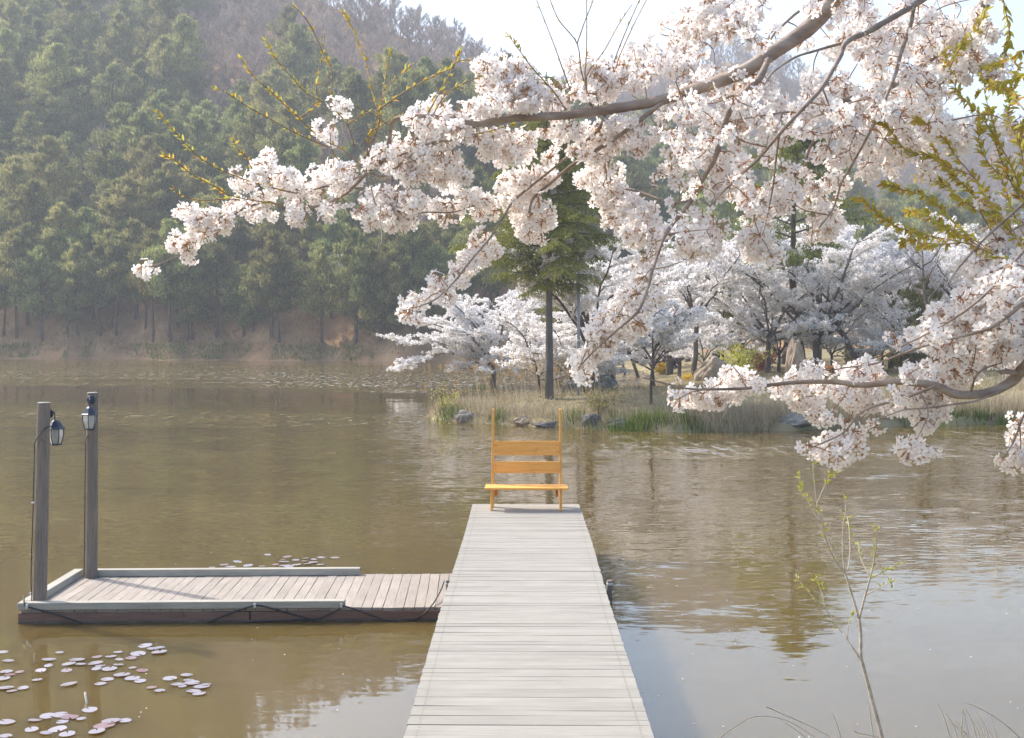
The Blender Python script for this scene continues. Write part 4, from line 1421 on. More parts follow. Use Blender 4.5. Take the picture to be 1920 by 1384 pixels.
shrub('azalea_shrub', 'dark purple shrub in bloom behind the trunks near the grey pole', 'purple', hit(1130, 683), .9, 1.6, 1, 1500, .10)
shrub('azalea_shrub', 'purple shrub in bloom left of the forked cherry trunk', 'purple', on_pen(1250, 84), .9, 2.0, 11, 1200, .12)
shrub('forsythia_shrub', 'bright yellow flowering shrub between the peninsula tree trunks', 'yellow', hit(1241, 702), .5, .8, 2, 900, .05)
shrub('forsythia_shrub', 'small low yellow shrub in the grass right of the brighter one', 'yellow', hit(1290, 716), .4, .4, 12, 300, .04)
shrub('red_leaf_shrub', 'reddish-pink shrub half hidden behind the low cherry sprays', 'red', on_pen(1430, 66), .8, 1.6, 3, 900, .08)
shrub('willow_shrub', 'loose yellow-green shrub arching over the waterline right of the bench', 'olive', hit(1125, 782), .55, 1.05, 4, 620, .03, 18)
shrub('willow_shrub', 'thin yellow-green sprays leaning left off the peninsula tip', 'willow', hit(832, 772), .4, 1.0, 5, 240, .03, 7)
shrub('bamboo_shrub', 'tall yellow-green shrub beside the tan boulder', 'willow', on_pen(1395, 55), .5, 1.9, 6, 900, .06, 14)
for k, (px, dd) in enumerate([(1700, 62), (1745, 58), (1620, 64), (1780, 64)]):
    shrub('olive_shrub', 'olive green undergrowth shrub below the right-hand cherries', 'olive', on_pen(px, dd), .9, 1.5, 30 + k, 900, .09, 12)['group'] = 'olive shrubs under the right-hand cherries'


def rock(label, loc, size, mat, seed, rz=0.0, flat=0.0):
    import bmesh
    r = np.random.default_rng(seed)
    bm = bmesh.new(); bmesh.ops.create_icosphere(bm, subdivisions=4, radius=1)
    dirs = rand_unit(r, 11); dist = r.uniform(.62, .95, 11)
    for v in bm.verts:
        c_ = np.array(v.co); c_ /= np.linalg.norm(c_)
        m = 1.0
        for d_, q in zip(dirs, dist):
            dp = float(np.dot(c_, d_))
            if dp > 1e-3: m = min(m, q / dp)
        m *= 1 + .10 * float(fbm(c_[0] * 3 + seed, c_[1] * 3 + c_[2] * 2, seed, 5))
        v.co = Vector(c_ * m)
    me = bpy.data.meshes.new('boulder'); bm.to_mesh(me); bm.free()
    me.materials.append(M[mat])
    o = link('boulder', me, None, loc, (0, 0, rz), size)
    return tag(o, label, 'boulder')


rock('pale grey boulder at the waterline left of the bench', hit(872, 796) + Vector((0, .2, .12)), (.40, .30, .26), 'rock', 1)
rock('brown rock at the waterline directly behind the bench', hit(985, 800) + Vector((0, .15, .05)), (.34, .24, .20), 'rock_tan', 2)
rock('flat low stone at the waterline under the bench backrest', hit(1030, 803) + Vector((0, .1, -.02)), (.55, .25, .14), 'rock_dark', 3)
rock('dark angular rock at the waterline below the arching shrub', hit(1110, 806) + Vector((0, .2, .12)), (.30, .26, .30), 'rock_dark', 4)
rock('second dark rock right of the angular one at the waterline', hit(1160, 808) + Vector((0, .2, .02)), (.42, .3, .28), 'rock_dark', 5)
rock('large dark boulder at the foot of the grey pole', hit(1130, 738) + Vector((0, .5, .25)), (.55, .5, .48), 'rock_dark', 6)
rock('dark boulder left of the grey pole', hit(1075, 740) + Vector((0, .4, .15)), (.42, .4, .36), 'rock_dark', 7)
rock('wedge-shaped tan boulder on the grass among the trunks', hit(1340, 716) + Vector((0, .7, .35)), (.85, .6, .72), 'rock_tan', 8, .5)
rock('grey boulder at the waterline below the blossom branch', hit(1497, 806) + Vector((0, .2, .15)), (.55, .34, .28), 'rock', 9)
rock('tall upright standing stone between the cherry trunks', on_pen(1492, 52) + Vector((0, 0, .7)), (.42, .35, 1.05), 'rock_tan', 10)

pb = hit(1084, 742)
pole = thing('metal_pole', 'slim grey metal pole with rust patches beside the dark boulder', 'pole', pb)
bb = B(); tube(bb, [(0, 0, -.2), (.02, 0, 4.6)], .055, 10); bb.obj('shaft', M['steel'], pole, True)
bb = B(); tube(bb, [(.008, 0, 1.05), (.008, 0, 1.15)], .062, 10); tube
bb.obj('clamp_band', M['bark_pine'], pole, True)
bb = B(); tube(bb, [(.008, 0, 1.8), (.008, 0, 1.88)], .062, 10); bb.obj('clamp_band', M['clip'], pole, True)

pv = on_pen(1846, 76)
pav = thing('pavilion', 'dark low wooden pavilion with tiled roof behind the right-hand trunks', 'pavilion', pv)
bb = B(); cbox(bb, -2.2, 2.2, -1.6, 1.6, .25, .42, .01); bb.obj('floor', M['wood_dark'], pav)
for sx in (-2.0, -.7, .7, 2.0):
    for sy in (-1.4, 1.4):
        bb = B(); cbox(bb, sx - .08, sx + .08, sy - .08, sy + .08, -.1, 2.4, .01); bb.obj('post', M['wood_dark'], pav)
for z_ in (.72, 1.0):
    bb = B(); cbox(bb, -2.0, 2.0, -1.46, -1.41, z_, z_ + .07, .005); bb.obj('railing', M['wood_dark'], pav)
for k in range(14):
    bb = B(); cbox(bb, -1.9 + k * .29, -1.86 + k * .29, -1.455, -1.415, .42, .72, .003); bb.obj('baluster', M['wood_dark'], pav)
bb = B(); cbox(bb, -2.0, 2.0, 1.37, 1.41, .42, 2.3, .005); bb.obj('back_wall', M['wood_dark'], pav)
bb = B()
bb.add([(-2.8, -2.1, 2.35), (2.8, -2.1, 2.35), (2.8, 2.1, 2.35), (-2.8, 2.1, 2.35), (-1.6, 0, 3.3), (1.6, 0, 3.3)], [[0, 1, 5, 4], [2, 3, 4, 5]])
bb.f.append((np.array([[1, 2, 5], [3, 0, 4]]), 0)); bb.f.append((np.array([[3, 2, 1, 0]]), 0))
rf = bb.obj('roof', M['roof'], pav)
bb = B(); cbox(bb, -1.65, 1.65, -.08, .08, 3.28, 3.42, .02); bb.obj('ridge_cap', M['roof'], rf)

# ------------------------------------------------------------------ peninsula: grasses
gr = np.random.default_rng(91)


def scatter(n, x0, x1, y0, y1, lo, hi):
    x = gr.uniform(x0, x1, n); y = gr.uniform(y0, y1, n)
    sd = pen_sd(x, y)
    k = (sd > lo) & (sd < hi)
    x, y = x[k], y[k]
    return x, y, pen_z(x, y)


def blades(name, label, mat, x, y, z, h, w, lean=.35, drift=(0, 0)):
    n = len(x)
    bb = B()
    d = np.stack([gr.normal(size=n) * lean + drift[0], gr.normal(size=n) * lean + drift[1], np.ones(n)], -1)
    spikes(bb, np.stack([x, y, z - .03], -1), d, h, w, gr)
    return tag(bb.obj(name, M[mat]), label, 'grass', kind='stuff')


x, y, z = scatter(90000, -4, 24, 34.5, 62, .05, 20)
keep = gr.random(len(x)) < (.30 + .45 * (vnoise(x * .7, y * .7, 4) > -.1)) * np.where(y < 46, 1, .55)
x, y, z = x[keep], y[keep], z[keep]
blades('dry_grass', 'straw-coloured dry grass covering the peninsula', 'dry', x, y, z, gr.uniform(.10, .42, len(x)), gr.uniform(.014, .035, len(x)), .7)
x, y, z = scatter(60000, -4, 24, 34.5, 62, .3, 20)
keep = vnoise(x * .45 + 3, y * .45, 6) + .3 * vnoise(x * 2, y * 2, 7) > .0
x, y, z = x[keep], y[keep], z[keep]
blades('short_green_grass', 'short olive green grass growing through the dry turf', 'olive', x, y, z, gr.uniform(.06, .24, len(x)), gr.uniform(.014, .03, len(x)), .8)
x, y, z = scatter(150000, -4, 24, 34.5, 46, -.05, 1.5)
keep = gr.random(len(x)) < np.where(x > 4.8, .85, .5)
x, y, z = x[keep], y[keep], z[keep]
blades('shore_reeds', 'dense dry tan reeds fringing the peninsula waterline', 'dry', x, y, z, gr.uniform(.25, .95, len(x)) * np.where(x > 4.8, 1, .55), gr.uniform(.012, .026, len(x)), .22, (-.08, 0))
# tall plumed reeds at the tip
n = 300
x = gr.uniform(-3.4, 2.8, n); y = gr.uniform(40.5, 46, n)
k = (pen_sd(x, y) > -.25) & (y > 40.3 + .55 * np.abs(x + 1) * .3)
x, y = x[k], y[k]; z = pen_z(x, y); h = gr.uniform(.8, 1.75, len(x))
d = nrm(np.stack([gr.normal(size=len(x)) * .12 - .14, gr.normal(size=len(x)) * .12, np.ones(len(x))], -1))
bb = B(); base = np.stack([x, y, np.maximum(z, -.05)], -1)
spikes(bb, base, d, h, .018, gr)
tips = base + d * h[:, None]
sel = gr.random(len(x)) < .5
for q in range(16):
    t_ = q / 16
    spikes(bb, tips[sel] - d[sel] * (.25 * t_), d[sel] * .3 + np.array([-.75, 0, .15]) + gr.normal(size=(sel.sum(), 3)) * .25, gr.uniform(.06, .13, sel.sum()), .022, gr, 1)
tag(bb.obj('plumed_reeds', [M['dry'], M['plume']]), 'tall dry reeds with feathery tan plumes at the peninsula tip', 'reeds', kind='stuff')


def iris(label, px, py, n, rx, h, seed):
    r = np.random.default_rng(seed)
    c_ = hit(px, py)
    x = c_.x + r.normal(size=n) * rx; y = c_.y + .25 + r.normal(size=n) * .22
    bb = B()
    z = np.maximum(pen_z(x, y), -.02)
    spikes(bb, np.stack([x - c_.x, y - c_.y, z - c_.z - .02], -1), np.stack([r.normal(size=n) * .25, r.normal(size=n) * .25, np.ones(n)], -1), r.uniform(.5, 1.1, n) * h, r.uniform(.02, .034, n), r)
    return tag(bb.obj('iris_clump', M['grass'], None, False, c_), label, 'plant', kind='stuff' if rx > .65 else None)


iris('large bright green iris clump at the waterline right of the bench', 1210, 806, 520, .62, .52, 1)
iris('small bright green iris clump at the waterline right of the large one', 1298, 808, 150, .28, .45, 2)
iris('bright green iris tuft beside the bench right upright', 1078, 800, 90, .2, .45, 3)
iris('bright green iris tuft at the peninsula tip left of the pale boulder', 845, 790, 170, .26, .42, 4)
iris('small bright green iris tuft right of the pale boulder', 935, 796, 80, .14, .42, 5)
iris('green iris tuft at the foot of the tip cherry tree', 905, 748, 90, .3, .4, 6)
iris('long low strip of green grass on the waterline at the right edge', 1840, 797, 700, 1.0, .38, 7)
iris('green grass tuft on the waterline behind the blossom branch', 1700, 800, 300, .7, .38, 8)

# low scrub where the flat ground meets the hill, behind the cherries
w, f_ = bare_meshes(83, 3.4, 2.0, 420, .05, .05)
sc_ = (w.mesh('trunk', M['bare']), f_.mesh('crown', M['olive']))
for k in range(26):
    u_ = .055 + .40 * (k + fr.uniform(0, .8)) / 26
    dd = fr.uniform(112, 134)
    x_ = u_ * dd
    place_tree('scrub_bush', 'olive budding bush in the scrub row behind the peninsula cherries', 'bush', sc_, None, (x_, dd, max(float(pen_z(x_, dd)), float(hill_z(x_, dd))) - .1), k * 1.1, fr.uniform(.8, 1.5), 'scrub row behind the cherries')

# ------------------------------------------------------------------ willow sapling and reeds on the near bank
SD = 7.2
sap = thing('willow_sapling', 'slender leaning sapling with yellow-green buds on the near bank at bottom right', 'sapling', (P(1665, 1384, SD).x, SD, float(bank_z(2.1, SD)) - .05))
sr = np.random.default_rng(5)


def sap_line(pts, r0, r1, mat='sapling_bark', name='stem', dz=0.0):
    q = np.array([tuple(P(x_, y_, SD + dz * k_ / max(1, len(pts) - 1))) for k_, (x_, y_) in enumerate(pts)]) - np.array(sap.location)
    c_ = catmull(q, 4)
    bb = B(); tube(bb, c_, np.linspace(r0, r1, len(c_)), 6); bb.obj(name, M[mat], sap, True)
    return c_


lines = []
base_pt = [(1668, 1500), (1660, 1430)]
sap_line(base_pt + [(1654, 1384), (1640, 1330), (1620, 1254), (1614, 1230), (1614, 1190), (1611, 1160)], .014, .009)
lines.append(sap_line([(1611, 1160), (1598, 1118), (1584, 1074), (1572, 1054), (1556, 1018), (1540, 982), (1530, 934), (1524, 868)], .008, .002, name='branch', dz=.2))
lines.append(sap_line([(1611, 1160), (1620, 1126), (1632, 1082), (1640, 1046), (1644, 998), (1640, 985)], .007, .002, name='branch', dz=-.25))
lines.append(sap_line([(1614, 1238), (1588, 1198), (1572, 1178), (1548, 1142), (1516, 1110), (1492, 1078)], .006, .0015, name='branch', dz=.25))
lines.append(sap_line([(1584, 1074), (1580, 1030), (1581, 985), (1586, 950), (1582, 930)], .005, .0015, name='branch', dz=.1))
lines.append(sap_line([(1584, 1074), (1560, 1040), (1545, 1000), (1535, 960), (1500, 915)], .005, .0015, name='branch', dz=-.2))
lines.append(sap_line([(1590, 1070), (1594, 1030), (1592, 990), (1588, 968)], .004, .0015, name='branch', dz=.3))
lines.append(sap_line([(1632, 1082), (1615, 1050), (1608, 1015)], .004, .0015, name='branch', dz=.2))
lines.append(sap_line([(1632, 1085), (1660, 1070), (1690, 1055)], .004, .0012, name='branch', dz=.1))
lines.append(sap_line([(1625, 1115), (1655, 1100), (1680, 1085)], .004, .0012, name='branch', dz=-.2))
lines.append(sap_line([(1548, 1142), (1540, 1110), (1530, 1082)], .003, .0012, name='branch', dz=.1))
lines.append(sap_line([(1540, 982), (1520, 950), (1503, 915), (1498, 890)], .004, .0012, name='branch', dz=.1))
lines.append(sap_line([(1532, 945), (1545, 915), (1556, 895), (1566, 885)], .004, .0012, name='branch', dz=-.1))
lines.append(sap_line([(1588, 1198), (1592, 1170), (1598, 1150)], .003, .001, name='branch'))
twg, cat_ = B(), B()
for li, L_ in enumerate(lines):
    for k in range(34):
        t = sr.uniform(.35, 1)
        p, d = along(L_, min(t, .999))
        dens = .9 if li in (0, 1, 4, 10, 11) else .45
        if sr.random() > dens * t: continue
        dd = nrm(d + sr.normal(size=3) * .6)
        for q in range(2):
            c_ = p + dd * .012 * q
            u_ = nrm(np.cross(dd, sr.normal(size=3)))
            l_, w_ = sr.uniform(.018, .036), sr.uniform(.0045, .008)
            cat_.add([c_, c_ + dd * l_ * .5 + u_ * w_, c_ + dd * l_, c_ + dd * l_ * .5 - u_ * w_], [[0, 1, 2, 3]])
tag(cat_.obj('buds', M['willow'], sap), kind='stuff')

rr_ = np.random.default_rng(8)


def reed_stem(label, pts, d, r=.003):
    q = catmull([P(x_, y_, d + .02 * k_) for k_, (x_, y_) in enumerate(pts)], 6)
    loc = Vector(q[0])
    bb = B(); tube(bb, q - q[0], np.linspace(r, r * .35, len(q)), 5)
    return tag(bb.obj('dry_reed', M['dry'], None, True, loc), label, 'reed')


grp = 'dry reed stems at the bottom right corner'
for pts_, d_, lb in [
    ([(1340, 1390), (1375, 1365), (1410, 1345), (1450, 1345), (1490, 1358), (1545, 1395)], 7.5, 'long dry reed stem arching low over the water right of the pier'),
    ([(1525, 1395), (1500, 1375), (1468, 1352)], 7.4, 'short straight dry reed leaning left under the arching stem'),
    ([(1436, 1325), (1470, 1340), (1520, 1362), (1570, 1390)], 7.6, 'thin broken dry stem lying across the arching reed'),
    ([(1640, 1395), (1632, 1340), (1628, 1312)], 7.4, 'thin upright dry reed just left of the sapling foot'),
    ([(1600, 1370), (1615, 1376), (1680, 1388)], 7.3, 'nearly flat dry reed behind the sapling foot'),
    ([(1580, 1395), (1570, 1360), (1560, 1335)], 7.4, 'short upright dry reed left of the sapling'),
    ([(1785, 1395), (1772, 1350), (1757, 1316)], 7.2, 'straight dry reed leaning left, right of the sapling'),
    ([(1920, 1390), (1880, 1355), (1840, 1330), (1808, 1317)], 7.1, 'long dry reed arching left at the bottom right corner'),
    ([(1800, 1395), (1805, 1350), (1806, 1330), (1820, 1395)], 7.2, 'folded dry reed in the bottom right tuft')]:
    reed_stem(lb, pts_, d_)
for k in range(16):
    x0 = rr_.uniform(1790, 1925); ln = rr_.uniform(30, 75); dx = rr_.uniform(-45, 10)
    o = reed_stem('fine dry reed stem in the bottom right corner tuft', [(x0, 1398), (x0 + dx * .4, 1398 - ln * .6), (x0 + dx, 1398 - ln)], rr_.uniform(6.9, 7.4), rr_.uniform(.0012, .0025))
    o['group'] = grp
n = 2600
x = rr_.uniform(-9, 9, n); y = rr_.uniform(5.2, 7.35, n)
k = np.abs(x) > .85
x, y = x[k], y[k]
bb = B()
spikes(bb, np.stack([x, y, bank_z(x, y) - .02], -1), np.stack([rr_.normal(size=len(x)) * .5, rr_.normal(size=len(x)) * .5, np.ones(len(x))], -1), rr_.uniform(.05, .22, len(x)), .008, rr_)
tag(bb.obj('bank_grass', M['dry']), 'short dry grass on the near bank below the picture edge', 'grass', kind='stuff')

# ------------------------------------------------------------------ foreground cherry tree
fr = np.random.default_rng(77)
TB = Vector((2.75, 4.1, float(bank_z(2.75, 4.1)) - .1))
tree = thing('cherry_tree', 'large foreground cherry tree in full bloom, boughs entering from the right', 'cherry tree', TB)
TBn = np.array(TB)


def dep(px, py):
    return 5.15 - (px - 260) / 1660 * .75 + .18 * math.sin(px * .011 + py * .006) + .12 * math.sin(py * .017 + 1.3)


nodes = []          # points on the wood that twigs may grow from
SEGS = []


def branch(pts, w0, w1, off=0.0, off1=None, name='branch', sides=8, mat='bark', reg=True, lvl=None):
    """pts in photo pixels, widths in photo pixels at that depth"""
    off1 = off if off1 is None else off1
    m = len(pts)
    q = np.array([tuple(P(x_, y_, dep(x_, y_) + off + (off1 - off) * k_ / (m - 1))) for k_, (x_, y_) in enumerate(pts)])
    c_ = catmull(q, 5)
    nn_ = len(c_)
    r = np.linspace(w0, w1, nn_) / 2 / F * 4.7
    r = r * (1 + .05 * fr.normal(size=nn_))
    bb = B(); tube(bb, c_ - TBn, r, sides)
    o = bb.obj(name, M[mat], tree, True)
    if reg:
        for k_ in range(1, nn_):
            for t_ in (0, .5):
                nodes.append(c_[k_ - 1] * (1 - t_) + c_[k_] * t_)
    return c_


# trunk and limbs outside the frame
trunk = catmull([TB, TB + Vector((.05, .05, .9)), TB + Vector((.0, .12, 1.8)), TB + Vector((-.12, .2, 2.7)), TB + Vector((-.3, .25, 3.4))], 6)
bb = B(); tube(bb, trunk - TBn, np.linspace(.19, .072, len(trunk)) * (1 + .05 * np.sin(np.arange(len(trunk)) * 1.7)), 14); bb.obj('trunk', M['bark'], tree, True)
off_l1 = [P(1585, -35, dep(1585, -35)), P(1690, -150, 4.5), P(1900, -260, 4.35), Vector(trunk[-1])]
bb = B(); c_ = catmull(off_l1, 6); tube(bb, c_ - TBn, np.linspace(.030, .075, len(c_)), 10); bb.obj('branch', M['bark'], tree, True)
off_m1 = [P(1960, 655, dep(1960, 655) - .25), P(2080, 600, 4.15), P(2260, 640, 4.1), Vector(trunk[9])]
bb = B(); c_ = catmull(off_m1, 6); tube(bb, c_ - TBn, np.linspace(.023, .06, len(c_)), 10); bb.obj('branch', M['bark'], tree, True)
off_l7 = [P(1862, -25, dep(1862, -25) + .25), P(1960, -110, 4.6), P(2160, -60, 4.4), Vector(trunk[-5])]
bb = B(); c_ = catmull(off_l7, 6); tube(bb, c_ - TBn, np.linspace(.024, .06, len(c_)), 10); bb.obj('branch', M['bark'], tree, True)
off_l5 = [P(1740, -12, dep(1740, -12) - .2), P(1840, -90, 4.35), P(2000, -180, 4.3), Vector(trunk[-3])]
bb = B(); c_ = catmull(off_l5, 6); tube(bb, c_ - TBn, np.linspace(.012, .03, len(c_)), 8); bb.obj('branch', M['bark'], tree, True)

# boughs above and right of the frame
branch([(2330, -330), (2380, -520), (2480, -680), (2600, -760)], 26, 6, -.6, -.3)
branch([(2400, -60), (2560, -220), (2700, -300), (2860, -320)], 22, 5, -.5, .2)
branch([(2130, -420), (2050, -560), (1900, -640), (1750, -650)], 18, 5, -.4, -.2)
# main boughs
branch([(1590, -40), (1530, 40), (1440, 105), (1385, 138), (1310, 165), (1230, 190), (1130, 207), (1050, 217), (960, 222), (885, 235)], 31, 12, 0)
branch([(895, 233), (850, 225), (800, 218), (740, 224), (730, 262), (724, 295), (690, 322)], 10, 8, 0)
branch([(1245, 190), (1200, 225), (1150, 262), (1080, 305), (1030, 345), (1000, 372), (992, 400)], 10, 5, 0, -.1)
branch([(1136, 212), (1120, 245), (1075, 285), (1020, 330), (965, 375), (945, 405), (920, 445), (880, 492), (850, 530), (815, 562), (775, 578)], 7, 2.5, 0, -.2)
branch([(1442, 108), (1425, 145), (1400, 170), (1372, 200), (1358, 235), (1350, 270), (1336, 305), (1318, 335), (1290, 385), (1265, 415), (1245, 445), (1232, 480), (1222, 510), (1213, 545), (1195, 585), (1150, 625), (1110, 662), (1085, 690)], 13, 3, 0, -.25)
branch([(1745, -15), (1729, 0), (1637, 54), (1588, 78), (1574, 108), (1542, 163), (1509, 200), (1461, 252), (1420, 300), (1370, 345), (1330, 388)], 12, 3, -.2, -.35)
branch([(1588, 78), (1530, 95), (1490, 108), (1450, 135), (1432, 160)], 5, 2.5, -.2)
branch([(1722, 5), (1714, 13), (1707, 49), (1691, 95), (1680, 135), (1658, 190), (1637, 236), (1623, 263), (1593, 317), (1577, 345), (1562, 392), (1535, 428)], 8, 2.5, -.2, -.3)
branch([(1868, -30), (1845, 8), (1821, 46), (1772, 84), (1756, 98), (1723, 130), (1685, 154), (1650, 171), (1588, 187), (1539, 198)], 24, 8, .25)
branch([(1650, 171), (1600, 215), (1545, 245), (1520, 275), (1504, 325), (1480, 375), (1460, 400)], 7, 3, .25)
branch([(1560, -10), (1500, 20), (1455, 60), (1430, 85), (1370, 60), (1300, 45), (1262, 60)], 6, 2.5, .1)
branch([(1320, 150), (1270, 130), (1225, 125), (1180, 140)], 5, 2.5, .1)
branch([(1150, 205), (1100, 180), (1060, 165), (1010, 160), (960, 150), (920, 130)], 5, 2, .15)
branch([(1480, 210), (1440, 215), (1400, 222), (1360, 228)], 4, 2, .1)
branch([(1542, 165), (1560, 210), (1580, 250)], 3, 1.5, -.2)
branch([(1300, 375), (1260, 380), (1200, 360), (1150, 345), (1140, 300), (1145, 265)], 5, 2.5, .05)
branch([(1461, 252), (1455, 300), (1450, 345), (1440, 400), (1430, 440)], 4, 2, -.3)
branch([(1250, 440), (1280, 435), (1330, 430)], 3, 1.5, -.2)
branch([(1222, 505), (1250, 500), (1280, 490)], 3, 1.5, -.2)
# left boughs
branch([(690, 322), (650, 362), (608, 382), (571, 391), (532, 387), (495, 379), (445, 397), (423, 410), (402, 425), (358, 451), (343, 475), (322, 486), (293, 497), (263, 501)], 7, 2.6, 0, .1)
branch([(690, 325), (650, 340), (600, 352), (570, 360), (543, 360), (500, 350), (478, 343)], 5, 2.5, 0, .1)
branch([(690, 322), (720, 330), (760, 300), (800, 270), (850, 262)], 5, 3, -.05)
branch([(692, 330), (700, 370), (712, 410), (716, 448), (712, 462)], 3, 1.6, -.1)
branch([(700, 330), (720, 360), (760, 400), (800, 398), (850, 398), (890, 385), (930, 378), (965, 372)], 3, 3, 0)
branch([(850, 262), (900, 250), (940, 245)], 3, 2, .1)
# lower right boughs
branch([(1965, 650), (1920, 689), (1897, 715), (1861, 734), (1826, 740), (1790, 739), (1754, 724), (1690, 716), (1620, 722), (1560, 716), (1480, 718), (1400, 728), (1340, 730), (1285, 728), (1205, 708)], 21, 2.2, -.25)
branch([(1905, 700), (1890, 697), (1876, 698)], 10, 8, -.25)
branch([(1990, 500), (1920, 567), (1869, 608), (1833, 623), (1759, 641), (1700, 660), (1640, 682), (1580, 690)], 7, 2.5, -.3)
branch([(1960, 430), (1920, 470), (1897, 497), (1854, 546), (1800, 590), (1740, 625), (1690, 650)], 6, 2.5, -.35)
branch([(1754, 724), (1700, 745), (1620, 770), (1580, 812), (1525, 838)], 5, 2.5, -.3)
branch([(1725, 735), (1740, 770), (1733, 796), (1718, 825)], 3, 1.5, -.3)
branch([(1870, 735), (1830, 752), (1790, 758), (1740, 765), (1690, 770), (1640, 790)], 4, 2, -.3)
branch([(1960, 690), (1935, 750), (1915, 790), (1900, 830), (1882, 858)], 5, 2, -.35)
branch([(1820, 738), (1830, 705), (1850, 690), (1880, 680)], 5, 2, -.25)
branch([(1400, 728), (1385, 700), (1368, 680)], 2.5, 1.2, -.25)
branch([(1920, 381), (1848, 446), (1800, 500), (1770, 540)], 5, 2, -.3)

# leafy shoots: (points, width, leaf density)
SH = [
 # left group
 [(690, 320), (647, 284), (597, 256), (560, 221), (532, 195), (506, 171), (471, 139), (452, 110)],
 [(620, 276), (601, 270), (553, 249), (499, 219), (456, 195), (423, 173), (406, 167)],
 [(665, 275), (650, 232), (618, 199), (575, 175), (549, 147), (519, 113), (506, 89), (499, 78)],
 [(600, 190), (593, 186), (595, 147), (605, 104), (609, 58)],
 [(605, 98), (586, 56), (569, 30), (547, 8)],
 [(625, 200), (622, 186), (622, 134), (610, 106)],
 [(690, 290), (712, 225), (700, 184), (692, 139), (681, 102), (666, 65), (653, 39), (644, 24)],
 [(715, 205), (722, 152), (727, 121), (733, 93)],
 [(688, 300), (692, 260), (711, 210), (722, 169), (755, 137), (774, 121)],
 [(712, 205), (722, 197), (757, 173), (796, 152), (824, 137), (846, 128), (857, 108), (865, 87)],
 [(790, 235), (815, 190), (838, 150), (855, 118), (880, 112)],
 [(800, 240), (829, 186), (857, 163), (896, 145), (920, 130)],
 [(560, 388), (499, 380), (434, 367), (402, 349), (358, 326), (326, 300), (306, 293)],
 [(560, 362), (543, 360), (478, 343), (423, 323), (380, 300), (358, 280), (343, 264), (319, 238), (302, 219), (293, 206)],
 [(450, 375), (423, 373), (380, 376), (341, 367), (324, 354)],
 [(495, 367), (478, 330), (460, 293), (445, 280), (436, 258)],
 [(690, 300), (730, 280), (780, 275), (840, 265), (900, 250), (960, 235)],
 [(680, 270), (700, 245), (735, 225), (770, 215)],
 [(650, 235), (680, 215), (715, 205)],
 [(560, 222), (585, 205), (600, 190)],
 # upright shoots against the sky
 [(1112, 202), (1091, 139), (1082, 82), (1050, 41), (1034, 7), (1028, -15)],
 [(1082, 82), (1097, 39), (1110, 7), (1115, -12)],
 [(1108, 200), (1097, 150), (1100, 87), (1100, 0), (1100, -15)],
 [(1100, 170), (1102, 139), (1134, 93), (1160, 46), (1186, 7)],
 [(1150, 130), (1154, 108), (1177, 50), (1199, 0), (1204, -14)],
 [(1152, 135), (1164, 100), (1190, 43), (1212, 0), (1217, -14)],
 [(1070, 170), (1052, 121), (1040, 87), (1017, 28), (1004, -5)],
 [(1060, 205), (1039, 173), (995, 124), (974, 95), (952, 65)],
 # right group
 [(1960, 470), (1920, 375), (1894, 306), (1853, 238), (1826, 203), (1799, 176), (1777, 130), (1772, 92)],
 [(1930, 480), (1890, 420), (1853, 375), (1826, 333), (1780, 314), (1740, 293), (1699, 282), (1664, 238), (1645, 225)],
 [(1945, 490), (1920, 462), (1881, 421), (1826, 367), (1790, 330), (1760, 300), (1745, 262)],
 [(1950, 510), (1897, 492), (1813, 457), (1745, 443), (1713, 435), (1680, 424), (1650, 405), (1610, 370)],
 [(1860, 470), (1821, 446), (1772, 402), (1745, 372), (1691, 356), (1658, 343)],
 [(1940, 135), (1920, 140), (1880, 155), (1829, 172)],
 [(1920, 206), (1890, 170), (1862, 158), (1839, 141)],
 [(1935, 85), (1897, 108), (1862, 122), (1838, 128)],
 [(1878, -12), (1881, 0), (1892, 54), (1890, 80), (1886, 103)],
 [(1950, 330), (1905, 260), (1890, 215), (1900, 170), (1910, 120)],
 [(1960, 420), (1925, 330), (1915, 270), (1925, 220)],
 [(1940, 480), (1900, 400), (1880, 340), (1850, 300), (1835, 265), (1840, 240)],
 [(1850, 470), (1800, 440), (1770, 425), (1730, 400), (1700, 395)],
 [(1826, 333), (1790, 290), (1770, 260), (1740, 235), (1715, 225)],
 [(1960, 440), (1900, 350), (1870, 280), (1862, 230), (1850, 190)],
 [(1800, 455), (1740, 460), (1715, 450), (1690, 455)],
 [(1890, 440), (1850, 400), (1800, 375), (1770, 345), (1720, 330)],
 [(1780, 130), (1800, 90), (1830, 60), (1848, 20)],
]
leaf_me = B()
leaf_me.add([(0, 0, 0), (.30, .16, .05), (.62, .15, .03), (1, 0, -.08), (.62, -.15, .03), (.30, -.16, .05), (.45, 0, -.02)], np.array([[0, 6, 1, 1], [0, 0, 5, 6]])[:, :3])
leaf_me = B()
leaf_me.add([(0, 0, 0), (.32, .15, .05), (.65, .13, .02), (1, 0, -.10), (.65, -.13, .02), (.32, -.15, .05), (.36, 0, -.02), (.68, 0, -.05)],
            [[0, 6, 1], [0, 5, 6], [1, 6, 7], [1, 7, 2], [5, 7, 6], [5, 4, 7], [2, 7, 3], [4, 3, 7]])
leaf_mesh = leaf_me.mesh('leaf', M['young_leaf'])
leafV = np.concatenate(leaf_me.v); leafF = leaf_me.f[0][0]
extra_leaf = B()
leafsets = []
